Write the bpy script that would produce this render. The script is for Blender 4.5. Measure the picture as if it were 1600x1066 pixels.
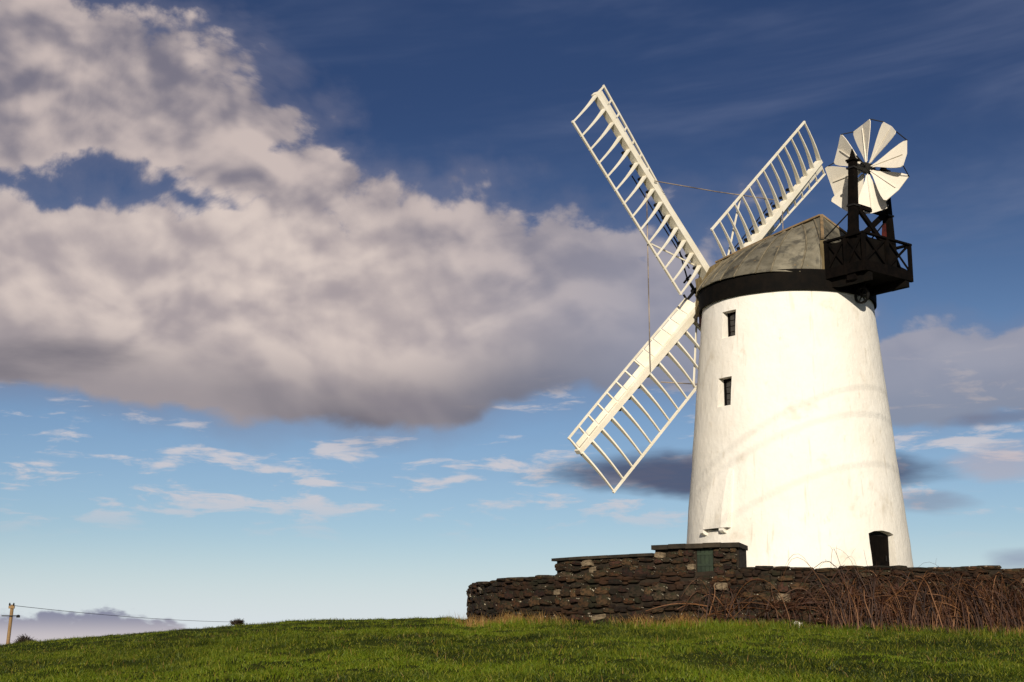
import bpy, bmesh, math, random
import numpy as np
from mathutils import Vector, Matrix, noise as mnoise

for o in list(bpy.data.objects):
    bpy.data.objects.remove(o)
scene = bpy.context.scene
COL = scene.collection
PI = math.pi
R = math.radians

# ------------------------------------------------------------------ camera
EYE = 1.6                                   # eye height above the turf under the camera
FPX = 2300.0                                # focal length in pixels of the 1600 px wide photograph
PITCH = math.atan((1030 - 533) / FPX)       # horizon lies at pixel row 1030
CP, SP = math.cos(PITCH), math.sin(PITCH)
cam = bpy.data.cameras.new('camera')
cam.sensor_fit = 'HORIZONTAL'
cam.sensor_width = 36.0
cam.lens = 36.0 * FPX / 1600.0
cam.clip_start = 0.1
cam.clip_end = 20000
camera = bpy.data.objects.new('camera', cam)
COL.objects.link(camera)
camera.location = (0, 0, EYE)
camera.rotation_euler = (PI / 2 + PITCH, 0, 0)
scene.camera = camera

# ------------------------------------------------------------------ exposure
scene.render.engine = 'CYCLES'
scene.render.resolution_x = 1024
scene.render.resolution_y = 682
vs = scene.view_settings
vs.view_transform = 'Standard'
vs.look = 'None'
vs.gamma = 1.0
vs.use_curve_mapping = False
vs.exposure = 0.0
scene.cycles.max_bounces = 4
scene.cycles.diffuse_bounces = 2
scene.cycles.glossy_bounces = 2
scene.cycles.transmission_bounces = 2
scene.cycles.transparent_max_bounces = 4


def ray(u, v):
    """direction of a photograph pixel"""
    a = (u - 800) / FPX
    b = -(v - 533) / FPX
    return Vector((a, CP - b * SP, SP + b * CP))


def azel(u, v):
    r = ray(u, v).normalized()
    return math.atan2(r.x, r.y), math.asin(r.z)


# ------------------------------------------------------------------ sun
SUN_EL, SUN_AZ = R(18.5), R(-4)             # azimuth measured from -Y (behind the camera) towards +X
SUN = Vector((math.sin(SUN_AZ) * math.cos(SUN_EL), -math.cos(SUN_AZ) * math.cos(SUN_EL), math.sin(SUN_EL)))
sl = bpy.data.lights.new('sun', 'SUN')
sl.energy = 4.8
sl.angle = R(0.53)
sl.color = (1.0, 0.915, 0.78)
sun = bpy.data.objects.new('sun', sl)
COL.objects.link(sun)
sun.location = SUN * 60
sun.rotation_euler = SUN.to_track_quat('Z', 'Y').to_euler()

# ------------------------------------------------------------------ sky
world = bpy.data.worlds.new('World')
scene.world = world
world.use_nodes = True
WN, WL = world.node_tree.nodes, world.node_tree.links
WN.clear()


class E:
    """small expression wrapper round shader math nodes"""
    nodes, links = WN, WL

    def __init__(self, s): self.s = s

    @staticmethod
    def put(sock, val):
        if isinstance(val, E): E.links.new(val.s, sock)
        else: sock.default_value = val

    @staticmethod
    def math(op, *a):
        n = E.nodes.new('ShaderNodeMath'); n.operation = op
        for i, x in enumerate(a): E.put(n.inputs[i], x)
        return E(n.outputs[0])

    def __add__(s, o): return E.math('ADD', s, o)
    __radd__ = __add__
    def __sub__(s, o): return E.math('SUBTRACT', s, o)
    def __rsub__(s, o): return E.math('SUBTRACT', o, s)
    def __mul__(s, o): return E.math('MULTIPLY', s, o)
    __rmul__ = __mul__
    def __truediv__(s, o): return E.math('DIVIDE', s, o)


def emin(a, b): return E.math('MINIMUM', a, b)
def emax(a, b): return E.math('MAXIMUM', a, b)


def sstep(x, lo, hi, a=0.0, b=1.0):
    n = E.nodes.new('ShaderNodeMapRange'); n.interpolation_type = 'SMOOTHSTEP'
    E.put(n.inputs[0], x)
    n.inputs[1].default_value = lo; n.inputs[2].default_value = hi
    n.inputs[3].default_value = a; n.inputs[4].default_value = b
    return E(n.outputs[0])


def lstep(x, lo, hi, a=0.0, b=1.0):
    n = E.nodes.new('ShaderNodeMapRange')
    E.put(n.inputs[0], x)
    n.inputs[1].default_value = lo; n.inputs[2].default_value = hi
    n.inputs[3].default_value = a; n.inputs[4].default_value = b
    return E(n.outputs[0])


def vec(x, y, z):
    n = E.nodes.new('ShaderNodeCombineXYZ')
    for i, c in enumerate((x, y, z)): E.put(n.inputs[i], c)
    return E(n.outputs[0])


def noise(v, scale, detail=6, rough=0.55, dist=0.0):
    n = E.nodes.new('ShaderNodeTexNoise')
    E.put(n.inputs['Vector'], v)
    n.inputs['Scale'].default_value = scale
    n.inputs['Detail'].default_value = detail
    n.inputs['Roughness'].default_value = rough
    n.inputs['Distortion'].default_value = dist
    return E(n.outputs[0])


def voro(v, scale, detail=2.0, rough=0.5, smooth=0.6):
    n = E.nodes.new('ShaderNodeTexVoronoi')
    n.feature = 'F1'
    n.normalize = True
    E.put(n.inputs['Vector'], v)
    n.inputs['Scale'].default_value = scale
    n.inputs['Detail'].default_value = detail
    n.inputs['Roughness'].default_value = rough
    return E(n.outputs['Distance'])


def mixc(fac, a, b):
    n = E.nodes.new('ShaderNodeMix'); n.data_type = 'RGBA'
    E.put(n.inputs[0], fac)
    for i, c in ((6, a), (7, b)):
        if isinstance(c, E): E.links.new(c.s, n.inputs[i])
        else: n.inputs[i].default_value = (*c, 1)
    return E(n.outputs[2])


def srgb(r, g, b, k=1.0):
    f = lambda c: (c / 255 / 12.92 if c / 255 <= 0.04045 else ((c / 255 + 0.055) / 1.055) ** 2.4) * k
    return (f(r), f(g), f(b))


AZ0, AZ1 = -0.62, 0.62


def curve(az, pts, k=0):
    """a boundary elevation as a function of azimuth, given by photograph pixels"""
    n = E.nodes.new('ShaderNodeFloatCurve')
    c = n.mapping.curves[0]
    P = []
    for u, v in pts:
        a, e = azel(u, v)
        P.append(((a - AZ0) / (AZ1 - AZ0), e + 0.2))
    while len(c.points) < len(P): c.points.new(0.5, 0.5)
    for p, q in zip(c.points, P): p.location = q
    n.mapping.use_clip = False
    n.mapping.update()
    E.put(n.inputs['Value'], lstep(az, AZ0, AZ1))
    return E(n.outputs[0]) - 0.2


def build_sky():
    tc = WN.new('ShaderNodeTexCoord')
    sep = WN.new('ShaderNodeSeparateXYZ')
    WL.new(tc.outputs['Generated'], sep.inputs[0])
    x, y, z = (E(sep.outputs[i]) for i in range(3))
    az = E.math('ARCTAN2', x, y)
    el = E.math('ARCSINE', z)
    SKYK = 0.10                                              # Background strength
    sky = WN.new('ShaderNodeTexSky')
    sky.sky_type = 'NISHITA'
    sky.sun_disc = False
    sky.sun_elevation = SUN_EL
    sky.sun_rotation = math.atan2(SUN.x, SUN.y)
    sky.altitude = 0
    sky.air_density = 1.0
    sky.dust_density = 0.6
    sky.ozone_density = 2.6
    # a polarised, contrasty blue: the clear sky keeps its hue and deepens with height
    gam = WN.new('ShaderNodeGamma')
    WL.new(sky.outputs[0], gam.inputs[0])
    gam.inputs[1].default_value = 1.0
    deep = sstep(el, 0.0, 0.38)
    tint = mixc(deep, (0.84, 0.88, 1.0), (0.21, 0.245, 0.365))
    mul = WN.new('ShaderNodeMix'); mul.data_type = 'RGBA'; mul.blend_type = 'MULTIPLY'
    mul.inputs[0].default_value = 1
    WL.new(gam.outputs[0], mul.inputs[6]); WL.new(tint.s, mul.inputs[7])
    base = E(mul.outputs[2])
    K = 1.0 / SKYK
    hz = sstep(el, 0.0, 0.092, 1.0, 0.0)
    base = mixc(hz * 0.85, base, srgb(222, 230, 240, K))

    pos = vec(x, y, z * 1.35)
    up = vec(x + 0.004, y, z * 1.35 + 0.013)
    # ---- cumulus detail: fractal noise broken into rounded heads
    def billow(v, s=1.0, det=2.0):
        a = noise(v, 8.0 * s, 8, 0.62, 0.35)
        b = 1.0 - voro(v, 22.0 * s, det, 0.55)
        return a * 0.56 + b * 0.44
    n0 = billow(pos)
    n1 = billow(up)
    nb = noise(vec(x, y, z * 1.6), 4.2, 4, 0.5, 0.5)
    # soft shading of the heads: a smoother field compared with itself a little higher up
    def swell(v):
        return noise(v, 14.0, 3, 0.5, 0.4) * 0.6 + (1.0 - voro(v, 21.0, 0.8, 0.5)) * 0.4
    lit = (swell(pos) - swell(vec(x + 0.006, y, z * 1.35 + 0.019))) * 0.80 + (n0 - n1) * 0.45

    # ---- one great bank that climbs to the upper left, with a broken gap running through it
    t1 = curve(az, [(-900, -420), (-300, -260), (0, -110), (140, -30), (250, 18), (340, 65), (430, 110), (500, 160), (570, 232), (640, 280), (700, 284), (760, 297), (880, 338),
                    (970, 380), (1080, 415), (1250, 460), (1400, 495), (1600, 520), (2100, 480)])
    b1 = curve(az, [(-900, 580), (-300, 575), (0, 590), (130, 615), (260, 632), (420, 652), (600, 670), (700, 662), (780, 635), (880, 612), (1000, 622),
                    (1200, 640), (1450, 670), (1600, 650), (2100, 600)])
    gp = curve(az, [(-900, 300), (-300, 300), (0, 292), (130, 285), (260, 318), (400, 345), (520, 350), (640, 395), (760, 470), (1000, 560), (2100, 560)])
    dg_ = E.math('ABSOLUTE', el - gp)
    gap = sstep(dg_, 0.0, 0.045, 1.0, 0.0)
    upper = sstep(el - gp, -0.006, 0.030)
    s1 = emin((t1 - el) * 26.0, (el - b1) * 45.0)
    d1 = E.math('MINIMUM', s1, 0.98) + (n0 - 0.535) * (2.6 + 3.4 * sstep(el - b1, 0.0, 0.06)) - gap * (1.0 - sstep(az, -0.20, -0.03)) * 1.35 - upper * 0.42 + (nb - 0.5) * upper * 4.6
    right = sstep(az, -0.10, 0.16)
    d1 = d1 - right * 0.35 + (nb - 0.5) * right * 2.6
    m1 = sstep(d1, -0.08, 0.40) * (1.0 - upper * 0.06) * (1.0 - right * 0.35)
    m2 = sstep(d1, -1.0, 0.3) * 0.38                                      # thin mist round the heads
    g1 = sstep((el - b1) + (nb - 0.5) * 0.03, 0.0, 0.062)

    white = srgb(224, 208, 199, K)
    mauve = srgb(166, 155, 158, K)
    slate = srgb(104, 102, 114, K)
    sh = sstep(lit, -0.13, 0.12)
    c1 = mixc(sh, mauve, white)
    c1 = mixc(sstep(nb, 0.36, 0.66) * 0.50, c1, srgb(186, 174, 173, K))
    c1 = mixc(g1, mixc(sstep(nb, 0.40, 0.60), srgb(158, 149, 152, K), slate), c1)
    c1 = mixc(right * 0.55, c1, srgb(158, 156, 166, K))
    cu = mixc(sh, srgb(112, 110, 126, K), srgb(206, 190, 184, K))
    c1 = mixc(upper * (1.0 - right) * 0.85, c1, cu)
    c2 = srgb(128, 128, 148, K)

    # ---- thin streaks and scraps low in the sky
    flat = vec(x, y, z * 5.0)
    ns = noise(vec(x, y, z * 4.6), 18.0, 7, 0.60, 0.3)
    nq = noise(flat, 2.6, 3, 0.5)
    band = emin(sstep(el, azel(800, 860)[1], azel(800, 770)[1]), sstep(el, azel(800, 540)[1], azel(800, 640)[1]))
    ms = sstep(ns * 0.86 + nq * 0.32, 0.605, 0.72) * band * 0.85
    cs = srgb(206, 202, 207, K)
    # ---- faint high veils
    veil = vec(x * 0.8 + z * 1.0, y, z * 4.5 - x * 0.8)
    nv = noise(veil, 3.0, 5, 0.6, 0.4)
    mv = sstep(nv, 0.44, 0.80) * sstep(el, 0.08, 0.22) * 0.42

    # ---- single dark clouds
    nl = (noise(flat, 9.0, 5, 0.6) - 0.5)
    nw = (noise(vec(x, y, z * 2.2), 7.0, 4, 0.55) - 0.5)
    def lens(u, v, hu, hv, soft=0.5, amp=1.4):
        a0, e0 = azel(u, v)
        dx = (az - a0 + nw * 0.05) * (FPX / hu)
        dy = (el - e0 + nw * 0.030) * (FPX / hv)
        q = 1.0 - (dx * dx + dy * dy) + nl * amp
        return sstep(q, 0.0, soft)
    l1 = lens(1150, 741, 350, 44, 0.8, 1.0) * 0.95
    l2 = lens(1450, 790, 95, 22, 1.4) * 0.55
    l3 = lens(1580, 716, 90, 34, 1.4, 3.2) * 0.5
    l4 = lens(1600, 872, 70, 20, 1.4) * 0.7
    l5 = lens(1570, 648, 90, 14, 1.2) * 0.6
    l6 = lens(70, 560, 190, 44, 1.6, 1.6) * 0.85
    l7 = lens(650, 630, 120, 30, 1.5, 1.6) * 0.55
    # ---- cumulus low over the horizon on the left
    t8 = curve(az, [(-900, 930), (-200, 955), (0, 960), (100, 959), (200, 963), (265, 968), (305, 982), (340, 1005), (500, 1090), (900, 1110), (2100, 1110)])
    m8 = sstep((t8 - el) * 110.0 + (billow(vec(x, y, z * 2.0), 2.2) - 0.54) * 7.0, 0.0, 0.7)
    c8 = mixc(sstep(el, azel(0, 1000)[1], azel(0, 955)[1]), srgb(198, 190, 194, K), srgb(132, 134, 156, K))

    col = base
    col = mixc(mv, col, srgb(118, 128, 158, K))
    col = mixc(ms, col, cs)
    col = mixc(m2 * (1.0 - right * 0.5), col, c2)
    col = mixc(m1 * 0.97, col, c1)
    col = mixc(l6, col, slate)
    col = mixc(l7, col, srgb(128, 122, 134, K))
    for m, c in ((l1, srgb(78, 86, 112, K)), (l2, srgb(124, 118, 138, K)), (l3, srgb(186, 168, 172, K)), (l4, srgb(128, 136, 164, K)), (l5, srgb(112, 112, 132, K))):
        col = mixc(m, col, c)
    col = mixc(m8 * 0.95, col, c8)
    bg = WN.new('ShaderNodeBackground')
    WL.new(col.s, bg.inputs[0])
    bg.inputs[1].default_value = SKYK
    out = WN.new('ShaderNodeOutputWorld')
    WL.new(bg.outputs[0], out.inputs[0])


build_sky()
world.cycles.sampling_method = 'MANUAL'
world.cycles.sample_map_resolution = 256


# ------------------------------------------------------------------ materials
MATS = {}


def material(name, base, rough=0.8, var=None, scale=3.0, stretch=(1, 1, 1), bump=0.0, bscale=20.0, detail=5, metal=0.0,
             spots=None, spot_scale=8.0, spot_lo=0.62, spot_hi=0.68, obj_var=0.0, spec=0.3, bstretch=None, coord='Object', layers=()):
    if name in MATS: return MATS[name]
    m = bpy.data.materials.new(name); m.use_nodes = True
    E.nodes, E.links = m.node_tree.nodes, m.node_tree.links
    N, L = E.nodes, E.links
    bs = N['Principled BSDF']
    tc = N.new('ShaderNodeTexCoord')

    def mapped(st):
        mp = N.new('ShaderNodeMapping'); mp.inputs['Scale'].default_value = st
        L.new(tc.outputs[coord], mp.inputs[0]); return E(mp.outputs[0])
    v = mapped(stretch)
    col = None
    if var is not None:
        col = mixc(sstep(noise(v, scale, detail, 0.6), 0.33, 0.67), base, var)
    for (c, sc, lo, hi, st, k) in layers:
        col = mixc(sstep(noise(mapped(st), sc, 5, 0.6), lo, hi) * k, col if col is not None else base, c)
    if spots is not None:
        col = mixc(sstep(noise(v, spot_scale, 3, 0.5), spot_lo, spot_hi), col if col is not None else base, spots)
    if obj_var:
        oi = N.new('ShaderNodeObjectInfo')
        hsv = N.new('ShaderNodeHueSaturation')
        E.put(hsv.inputs['Value'], lstep(E(oi.outputs['Random']), 0, 1, 1 - obj_var, 1 + obj_var))
        if col is not None: L.new(col.s, hsv.inputs['Color'])
        else: hsv.inputs['Color'].default_value = (*base, 1)
        col = E(hsv.outputs[0])
    if col is None: bs.inputs['Base Color'].default_value = (*base, 1)
    else: L.new(col.s, bs.inputs['Base Color'])
    bs.inputs['Roughness'].default_value = rough
    bs.inputs['Metallic'].default_value = metal
    bs.inputs['Specular IOR Level'].default_value = spec
    if bump:
        b = N.new('ShaderNodeBump')
        b.inputs['Strength'].default_value = 1.0
        b.inputs['Distance'].default_value = bump
        L.new(noise(mapped(bstretch or stretch), bscale, 6, 0.6).s, b.inputs['Height'])
        L.new(b.outputs[0], bs.inputs['Normal'])
    MATS[name] = m
    return m


M_WHITEWASH = material('whitewash', (0.83, 0.785, 0.70), 0.9, (0.79, 0.735, 0.64), 0.55, (1, 1, 1), 0.026, 5.0, bstretch=(1, 1, 0.8), spec=0.1,
                       layers=(((0.60, 0.52, 0.40), 1.1, 0.60, 0.80, (2.2, 2.2, 0.35), 0.75), ((0.55, 0.46, 0.32), 3.5, 0.62, 0.76, (1, 1, 0.5), 0.5), ((0.50, 0.42, 0.30), 0.8, 0.58, 0.75, (1, 1, 1), 0.5), ((0.44, 0.36, 0.25), 1.3, 0.60, 0.74, (5, 5, 0.16), 0.4)))
M_CREAM = material('cream_paint', (0.82, 0.765, 0.64), 0.6, (0.76, 0.69, 0.54), 2.0, spec=0.3, layers=(((0.38, 0.26, 0.13), 4.0, 0.66, 0.80, (1, 1, 1), 0.55),))
M_FANWHITE = material('fan_paint', (0.80, 0.74, 0.63), 0.6, (0.76, 0.69, 0.57), 1.5, obj_var=0.05)
M_TAR = material('black_tar', (0.0045, 0.004, 0.0035), 0.8, (0.008, 0.006, 0.0045), 3.0, bump=0.004, bscale=14, spec=0.06)
M_BLACK = material('black_paint', (0.0022, 0.0018, 0.0016), 0.85, (0.006, 0.004, 0.003), 4.0, spec=0.06)
M_IRON = material('dark_iron', (0.008, 0.007, 0.006), 0.6, spec=0.3)
M_RED = material('red_oxide', (0.09, 0.014, 0.009), 0.6, (0.04, 0.008, 0.006), 6.0)
M_ROOF = material('weathered_roof', (0.115, 0.102, 0.072), 0.7, (0.20, 0.178, 0.130), 1.6, (1, 1, 1), 0.012, 9.0, obj_var=0.38, spec=0.3,
                  layers=(((0.045, 0.042, 0.034), 2.6, 0.50, 0.66, (1, 1, 0.7), 0.8), ((0.24, 0.16, 0.07), 5.0, 0.62, 0.72, (1, 1, 1), 0.7)))
M_SEAM = material('roof_seam', (0.21, 0.175, 0.115), 0.75, (0.11, 0.092, 0.06), 3.0)
M_RIDGE = material('tan_ridge_board', (0.26, 0.17, 0.085), 0.8, (0.14, 0.10, 0.055), 3.0)
M_OLDWOOD = material('old_board', (0.20, 0.15, 0.075), 0.8, (0.12, 0.09, 0.045), 4.0, (3, 3, 0.6), 0.004, 12.0)
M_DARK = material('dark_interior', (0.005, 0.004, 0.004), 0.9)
M_MORTAR = material('wall_mortar', (0.014, 0.010, 0.006), 0.95, (0.028, 0.019, 0.011), 3.0, bump=0.02, bscale=12.0)
STONE_BASE = [((0.066, 0.034, 0.015), (0.028, 0.018, 0.010)), ((0.080, 0.055, 0.030), (0.040, 0.027, 0.015)), ((0.045, 0.029, 0.016), (0.022, 0.015, 0.009)),
              ((0.095, 0.060, 0.030), (0.045, 0.030, 0.018)), ((0.072, 0.058, 0.040), (0.036, 0.029, 0.020)), ((0.060, 0.030, 0.022), (0.032, 0.020, 0.015))]
M_STONE = [material('rubble_stone_%d' % i, tuple(c * k for c, k in zip(a, (0.80, 0.66, 0.52))), 0.9, tuple(c * k for c, k in zip(b, (0.44, 0.36, 0.30))), 1.8, bump=0.03, bscale=4.0, obj_var=0.55, spots=(0.40, 0.34, 0.25), spot_scale=1.6, spot_lo=0.66, spot_hi=0.70,
                    layers=(((0.016, 0.018, 0.006), 1.3, 0.50, 0.62, (1, 1, 1), 0.75),)) for i, (a, b) in enumerate(STONE_BASE)]
M_PALE = material('pale_stone', (0.22, 0.165, 0.10), 0.9, (0.09, 0.065, 0.04), 1.6, bump=0.01, bscale=10)
M_COPING = material('coping_slab', (0.042, 0.031, 0.019), 0.9, (0.018, 0.015, 0.010), 4.0, bump=0.012, bscale=8.0, obj_var=0.25)
M_GREEN = material('green_door_paint', (0.017, 0.028, 0.012), 0.6, (0.009, 0.017, 0.008), 6.0, obj_var=0.2)
M_POLE = material('pole_timber', (0.30, 0.19, 0.085), 0.85, (0.18, 0.11, 0.05), 4.0, (6, 6, 0.6))
M_WIRE = material('wire', (0.05, 0.05, 0.055), 0.6)
M_ROPE = material('stay_rope', (0.42, 0.34, 0.26), 0.8, (0.10, 0.08, 0.07), 1.2, (1, 1, 1))


def glass_mat():
    m = bpy.data.materials.new('window_glass'); m.use_nodes = True
    bs = m.node_tree.nodes['Principled BSDF']
    bs.inputs['Base Color'].default_value = (0.012, 0.012, 0.013, 1)
    bs.inputs['Roughness'].default_value = 0.06
    bs.inputs['Specular IOR Level'].default_value = 0.6
    return m


M_GLASS = glass_mat()


def blade_mat(name, c0, c1, c2, rough=0.55, patch=0.35):
    """grass: colour varies from patch to patch of the field and blade to blade"""
    m = bpy.data.materials.new(name); m.use_nodes = True
    E.nodes, E.links = m.node_tree.nodes, m.node_tree.links
    N, L = E.nodes, E.links
    bs = N['Principled BSDF']
    g = N.new('ShaderNodeNewGeometry')
    a = noise(E(g.outputs['Position']), patch, 4, 0.6)
    col = mixc(sstep(a, 0.36, 0.64), c0, c1)
    rnd = E(g.outputs['Random Per Island'])
    col = mixc(sstep(rnd, 0.55, 1.0), col, c2)
    col = mixc(sstep(noise(E(g.outputs['Position']), 1.7, 3, 0.5), 0.58, 0.72) * 0.6, col, c0)
    L.new(col.s, bs.inputs['Base Color'])
    bs.inputs['Roughness'].default_value = rough
    bs.inputs['Specular IOR Level'].default_value = 0.25
    tr = N.new('ShaderNodeBsdfTranslucent')
    L.new(col.s, tr.inputs[0])
    mx = N.new('ShaderNodeMixShader'); mx.inputs[0].default_value = 0.3
    L.new(bs.outputs[0], mx.inputs[1]); L.new(tr.outputs[0], mx.inputs[2])
    L.new(mx.outputs[0], N['Material Output'].inputs[0])
    return m


M_GRASS = blade_mat('grass_blades', (0.020, 0.034, 0.003), (0.118, 0.168, 0.006), (0.225, 0.228, 0.020), patch=0.30)
M_DRY = blade_mat('dry_grass_blades', (0.26, 0.13, 0.03), (0.34, 0.20, 0.06), (0.42, 0.28, 0.10), patch=1.5)
M_STEM = blade_mat('bramble_stems', (0.024, 0.009, 0.005), (0.065, 0.023, 0.010), (0.24, 0.11, 0.045), patch=2.0)
M_LEAF = blade_mat('weed_leaves', (0.02, 0.06, 0.008), (0.045, 0.10, 0.012), (0.07, 0.12, 0.02), patch=2.0)
M_TWIG = blade_mat('shrub_twigs', (0.030, 0.022, 0.016), (0.05, 0.034, 0.022), (0.07, 0.048, 0.03), patch=1.0)
M_GROUND = material('turf', (0.024, 0.034, 0.005), 0.95, (0.042, 0.052, 0.007), 0.5, bump=0.05, bscale=6.0, spec=0.05,
                    layers=(((0.035, 0.026, 0.010), 0.9, 0.55, 0.7, (1, 1, 1), 0.6),))


# ------------------------------------------------------------------ mesh helpers
class MB:
    def __init__(s): s.v, s.f = [], []

    def add(s, vs, fs):
        o = len(s.v)
        s.v += [tuple(p) for p in vs]
        s.f += [tuple(i + o for i in f) for f in fs]
        return s

    def box(s, c, ax, ay, az):
        c, ax, ay, az = Vector(c), Vector(ax), Vector(ay), Vector(az)
        vs = [c + ax * i + ay * j + az * k for k in (-1, 1) for j in (-1, 1) for i in (-1, 1)]
        return s.add(vs, [(0, 2, 3, 1), (4, 5, 7, 6), (0, 1, 5, 4), (2, 6, 7, 3), (0, 4, 6, 2), (1, 3, 7, 5)])

    def abox(s, x0, x1, y0, y1, z0, z1):
        return s.box(((x0 + x1) / 2, (y0 + y1) / 2, (z0 + z1) / 2), ((x1 - x0) / 2, 0, 0), (0, (y1 - y0) / 2, 0), (0, 0, (z1 - z0) / 2))

    def beam(s, p0, p1, w, h, w1=None, h1=None, up=(0, 0, 1)):
        """bar from p0 to p1; w across, h along 'up'"""
        p0, p1 = Vector(p0), Vector(p1)
        w1 = w if w1 is None else w1; h1 = h if h1 is None else h1
        d = (p1 - p0).normalized(); up = Vector(up)
        if abs(d.dot(up)) > 0.98: up = Vector((1, 0, 0))
        a = d.cross(up).normalized(); b = a.cross(d)
        vs = []
        for p, ww, hh in ((p0, w, h), (p1, w1, h1)):
            for i, j in ((-1, -1), (1, -1), (1, 1), (-1, 1)):
                vs.append(p + a * ww / 2 * i + b * hh / 2 * j)
        return s.add(vs, [(0, 1, 2, 3), (7, 6, 5, 4), (0, 4, 5, 1), (1, 5, 6, 2), (2, 6, 7, 3), (3, 7, 4, 0)])

    def tube(s, pts, r, sides=6, r1=None, cap=True):
        pts = [Vector(p) for p in pts]
        n = len(pts); r1 = r if r1 is None else r1
        o = len(s.v); vs = []; fs = []
        for i, p in enumerate(pts):
            d = (pts[min(i + 1, n - 1)] - pts[max(i - 1, 0)]).normalized()
            up = Vector((0, 0, 1)) if abs(d.z) < 0.9 else Vector((1, 0, 0))
            a = d.cross(up).normalized(); b = a.cross(d)
            q = r + (r1 - r) * i / max(1, n - 1)
            for k in range(sides):
                t = 2 * PI * k / sides
                vs.append(p + (a * math.cos(t) + b * math.sin(t)) * q)
        for i in range(n - 1):
            for k in range(sides):
                a0 = i * sides + k; a1 = i * sides + (k + 1) % sides
                fs.append((a0, a1, a1 + sides, a0 + sides))
        if cap:
            fs.append(tuple(range(sides))[::-1]); fs.append(tuple((n - 1) * sides + k for k in range(sides)))
        return s.add(vs, fs)

    def lathe(s, prof, seg=48, ctr=(0, 0, 0), axis='Z'):
        """prof: closed list of (radius, height)"""
        vs, fs = [], []
        m = len(prof)
        for k in range(seg):
            t = 2 * PI * k / seg
            for r, z in prof:
                p = (r * math.cos(t), r * math.sin(t), z)
                if axis == 'Y': p = (p[0], p[2], p[1])
                vs.append(Vector(p) + Vector(ctr))
        for k in range(seg):
            for j in range(m):
                a = k * m + j; b = k * m + (j + 1) % m
                c = ((k + 1) % seg) * m + (j + 1) % m; d = ((k + 1) % seg) * m + j
                fs.append((a, d, c, b) if axis == 'Z' else (a, b, c, d))
        return s.add(vs, fs)

    def mesh(s, name, mat, smooth=False):
        me = bpy.data.meshes.new(name)
        me.from_pydata(s.v, [], s.f)
        if smooth: me.shade_smooth()
        me.materials.append(mat)
        me.update()
        return me

    def build(s, name, mat, parent=None, smooth=False, loc=None):
        o = bpy.data.objects.new(name, s.mesh(name, mat, smooth))
        COL.objects.link(o)
        if parent: o.parent = parent
        if loc is not None: o.location = loc
        return o


def link_mesh(name, me, parent=None, loc=None, rot=None, scale=None):
    o = bpy.data.objects.new(name, me); COL.objects.link(o)
    if parent: o.parent = parent
    if loc is not None: o.location = loc
    if rot is not None: o.rotation_euler = rot
    if scale is not None: o.scale = scale
    return o


def empty(name, loc, rot=(0, 0, 0)):
    o = bpy.data.objects.new(name, None); COL.objects.link(o)
    o.location = loc; o.rotation_euler = rot
    o.empty_display_size = 0.3
    return o


def tag(o, label=None, cat=None, group=None, kind=None):
    if label: o['label'] = label
    if cat: o['category'] = cat
    if group: o['group'] = group
    if kind: o['kind'] = kind
    return o


def mesh_np(name, V, F, mat, smooth=False):
    """fast mesh from numpy: V (n,3), F list of (k,nsides) arrays"""
    me = bpy.data.meshes.new(name)
    me.vertices.add(len(V)); me.vertices.foreach_set('co', np.asarray(V, np.float32).ravel())
    loops = np.concatenate([f.ravel() for f in F]).astype(np.int32)
    tot = np.concatenate([np.full(len(f), f.shape[1]) for f in F]).astype(np.int32)
    start = np.concatenate([[0], np.cumsum(tot)[:-1]]).astype(np.int32)
    me.loops.add(len(loops)); me.loops.foreach_set('vertex_index', loops)
    me.polygons.add(len(tot)); me.polygons.foreach_set('loop_start', start); me.polygons.foreach_set('loop_total', tot)
    if smooth: me.polygons.foreach_set('use_smooth', np.ones(len(tot), bool))
    me.materials.append(mat)
    me.update(calc_edges=True)
    return me


# ------------------------------------------------------------------ the hill
TX, TY = 8.481, 44.168                       # mill axis
YARD = 1.75                                  # yard level above the eye
WALL_R = 9.75                                # round yard wall
SKYX = np.array([-900, -300, 0, 100, 200, 300, 400, 450, 600, 700, 735, 800, 1000, 1230, 1420, 1600, 1900, 2600])
SKYY = np.array([1075, 1035, 1007, 999, 991, 984, 975.5, 971.5, 967.5, 966.5, 970, 967, 959, 964, 971, 981, 1003, 1050]) + 5.0
DC = 60.0                                    # distance at which the hill crests


def vnoise(x, y, seed=0):
    xi, yi = np.floor(x).astype(np.int64), np.floor(y).astype(np.int64)
    fx, fy = x - xi, y - yi
    fx, fy = fx * fx * (3 - 2 * fx), fy * fy * (3 - 2 * fy)

    def h(a, b):
        n = (a * 374761393 + b * 668265263 + seed * 1442695041) & 0x7fffffff
        n = ((n ^ (n >> 13)) * 1274126177) & 0x7fffffff
        return ((n ^ (n >> 16)) & 0xffff) / 65535.0
    return (h(xi, yi) * (1 - fx) + h(xi + 1, yi) * fx) * (1 - fy) + (h(xi, yi + 1) * (1 - fx) + h(xi + 1, yi + 1) * fx) * fy


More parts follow.
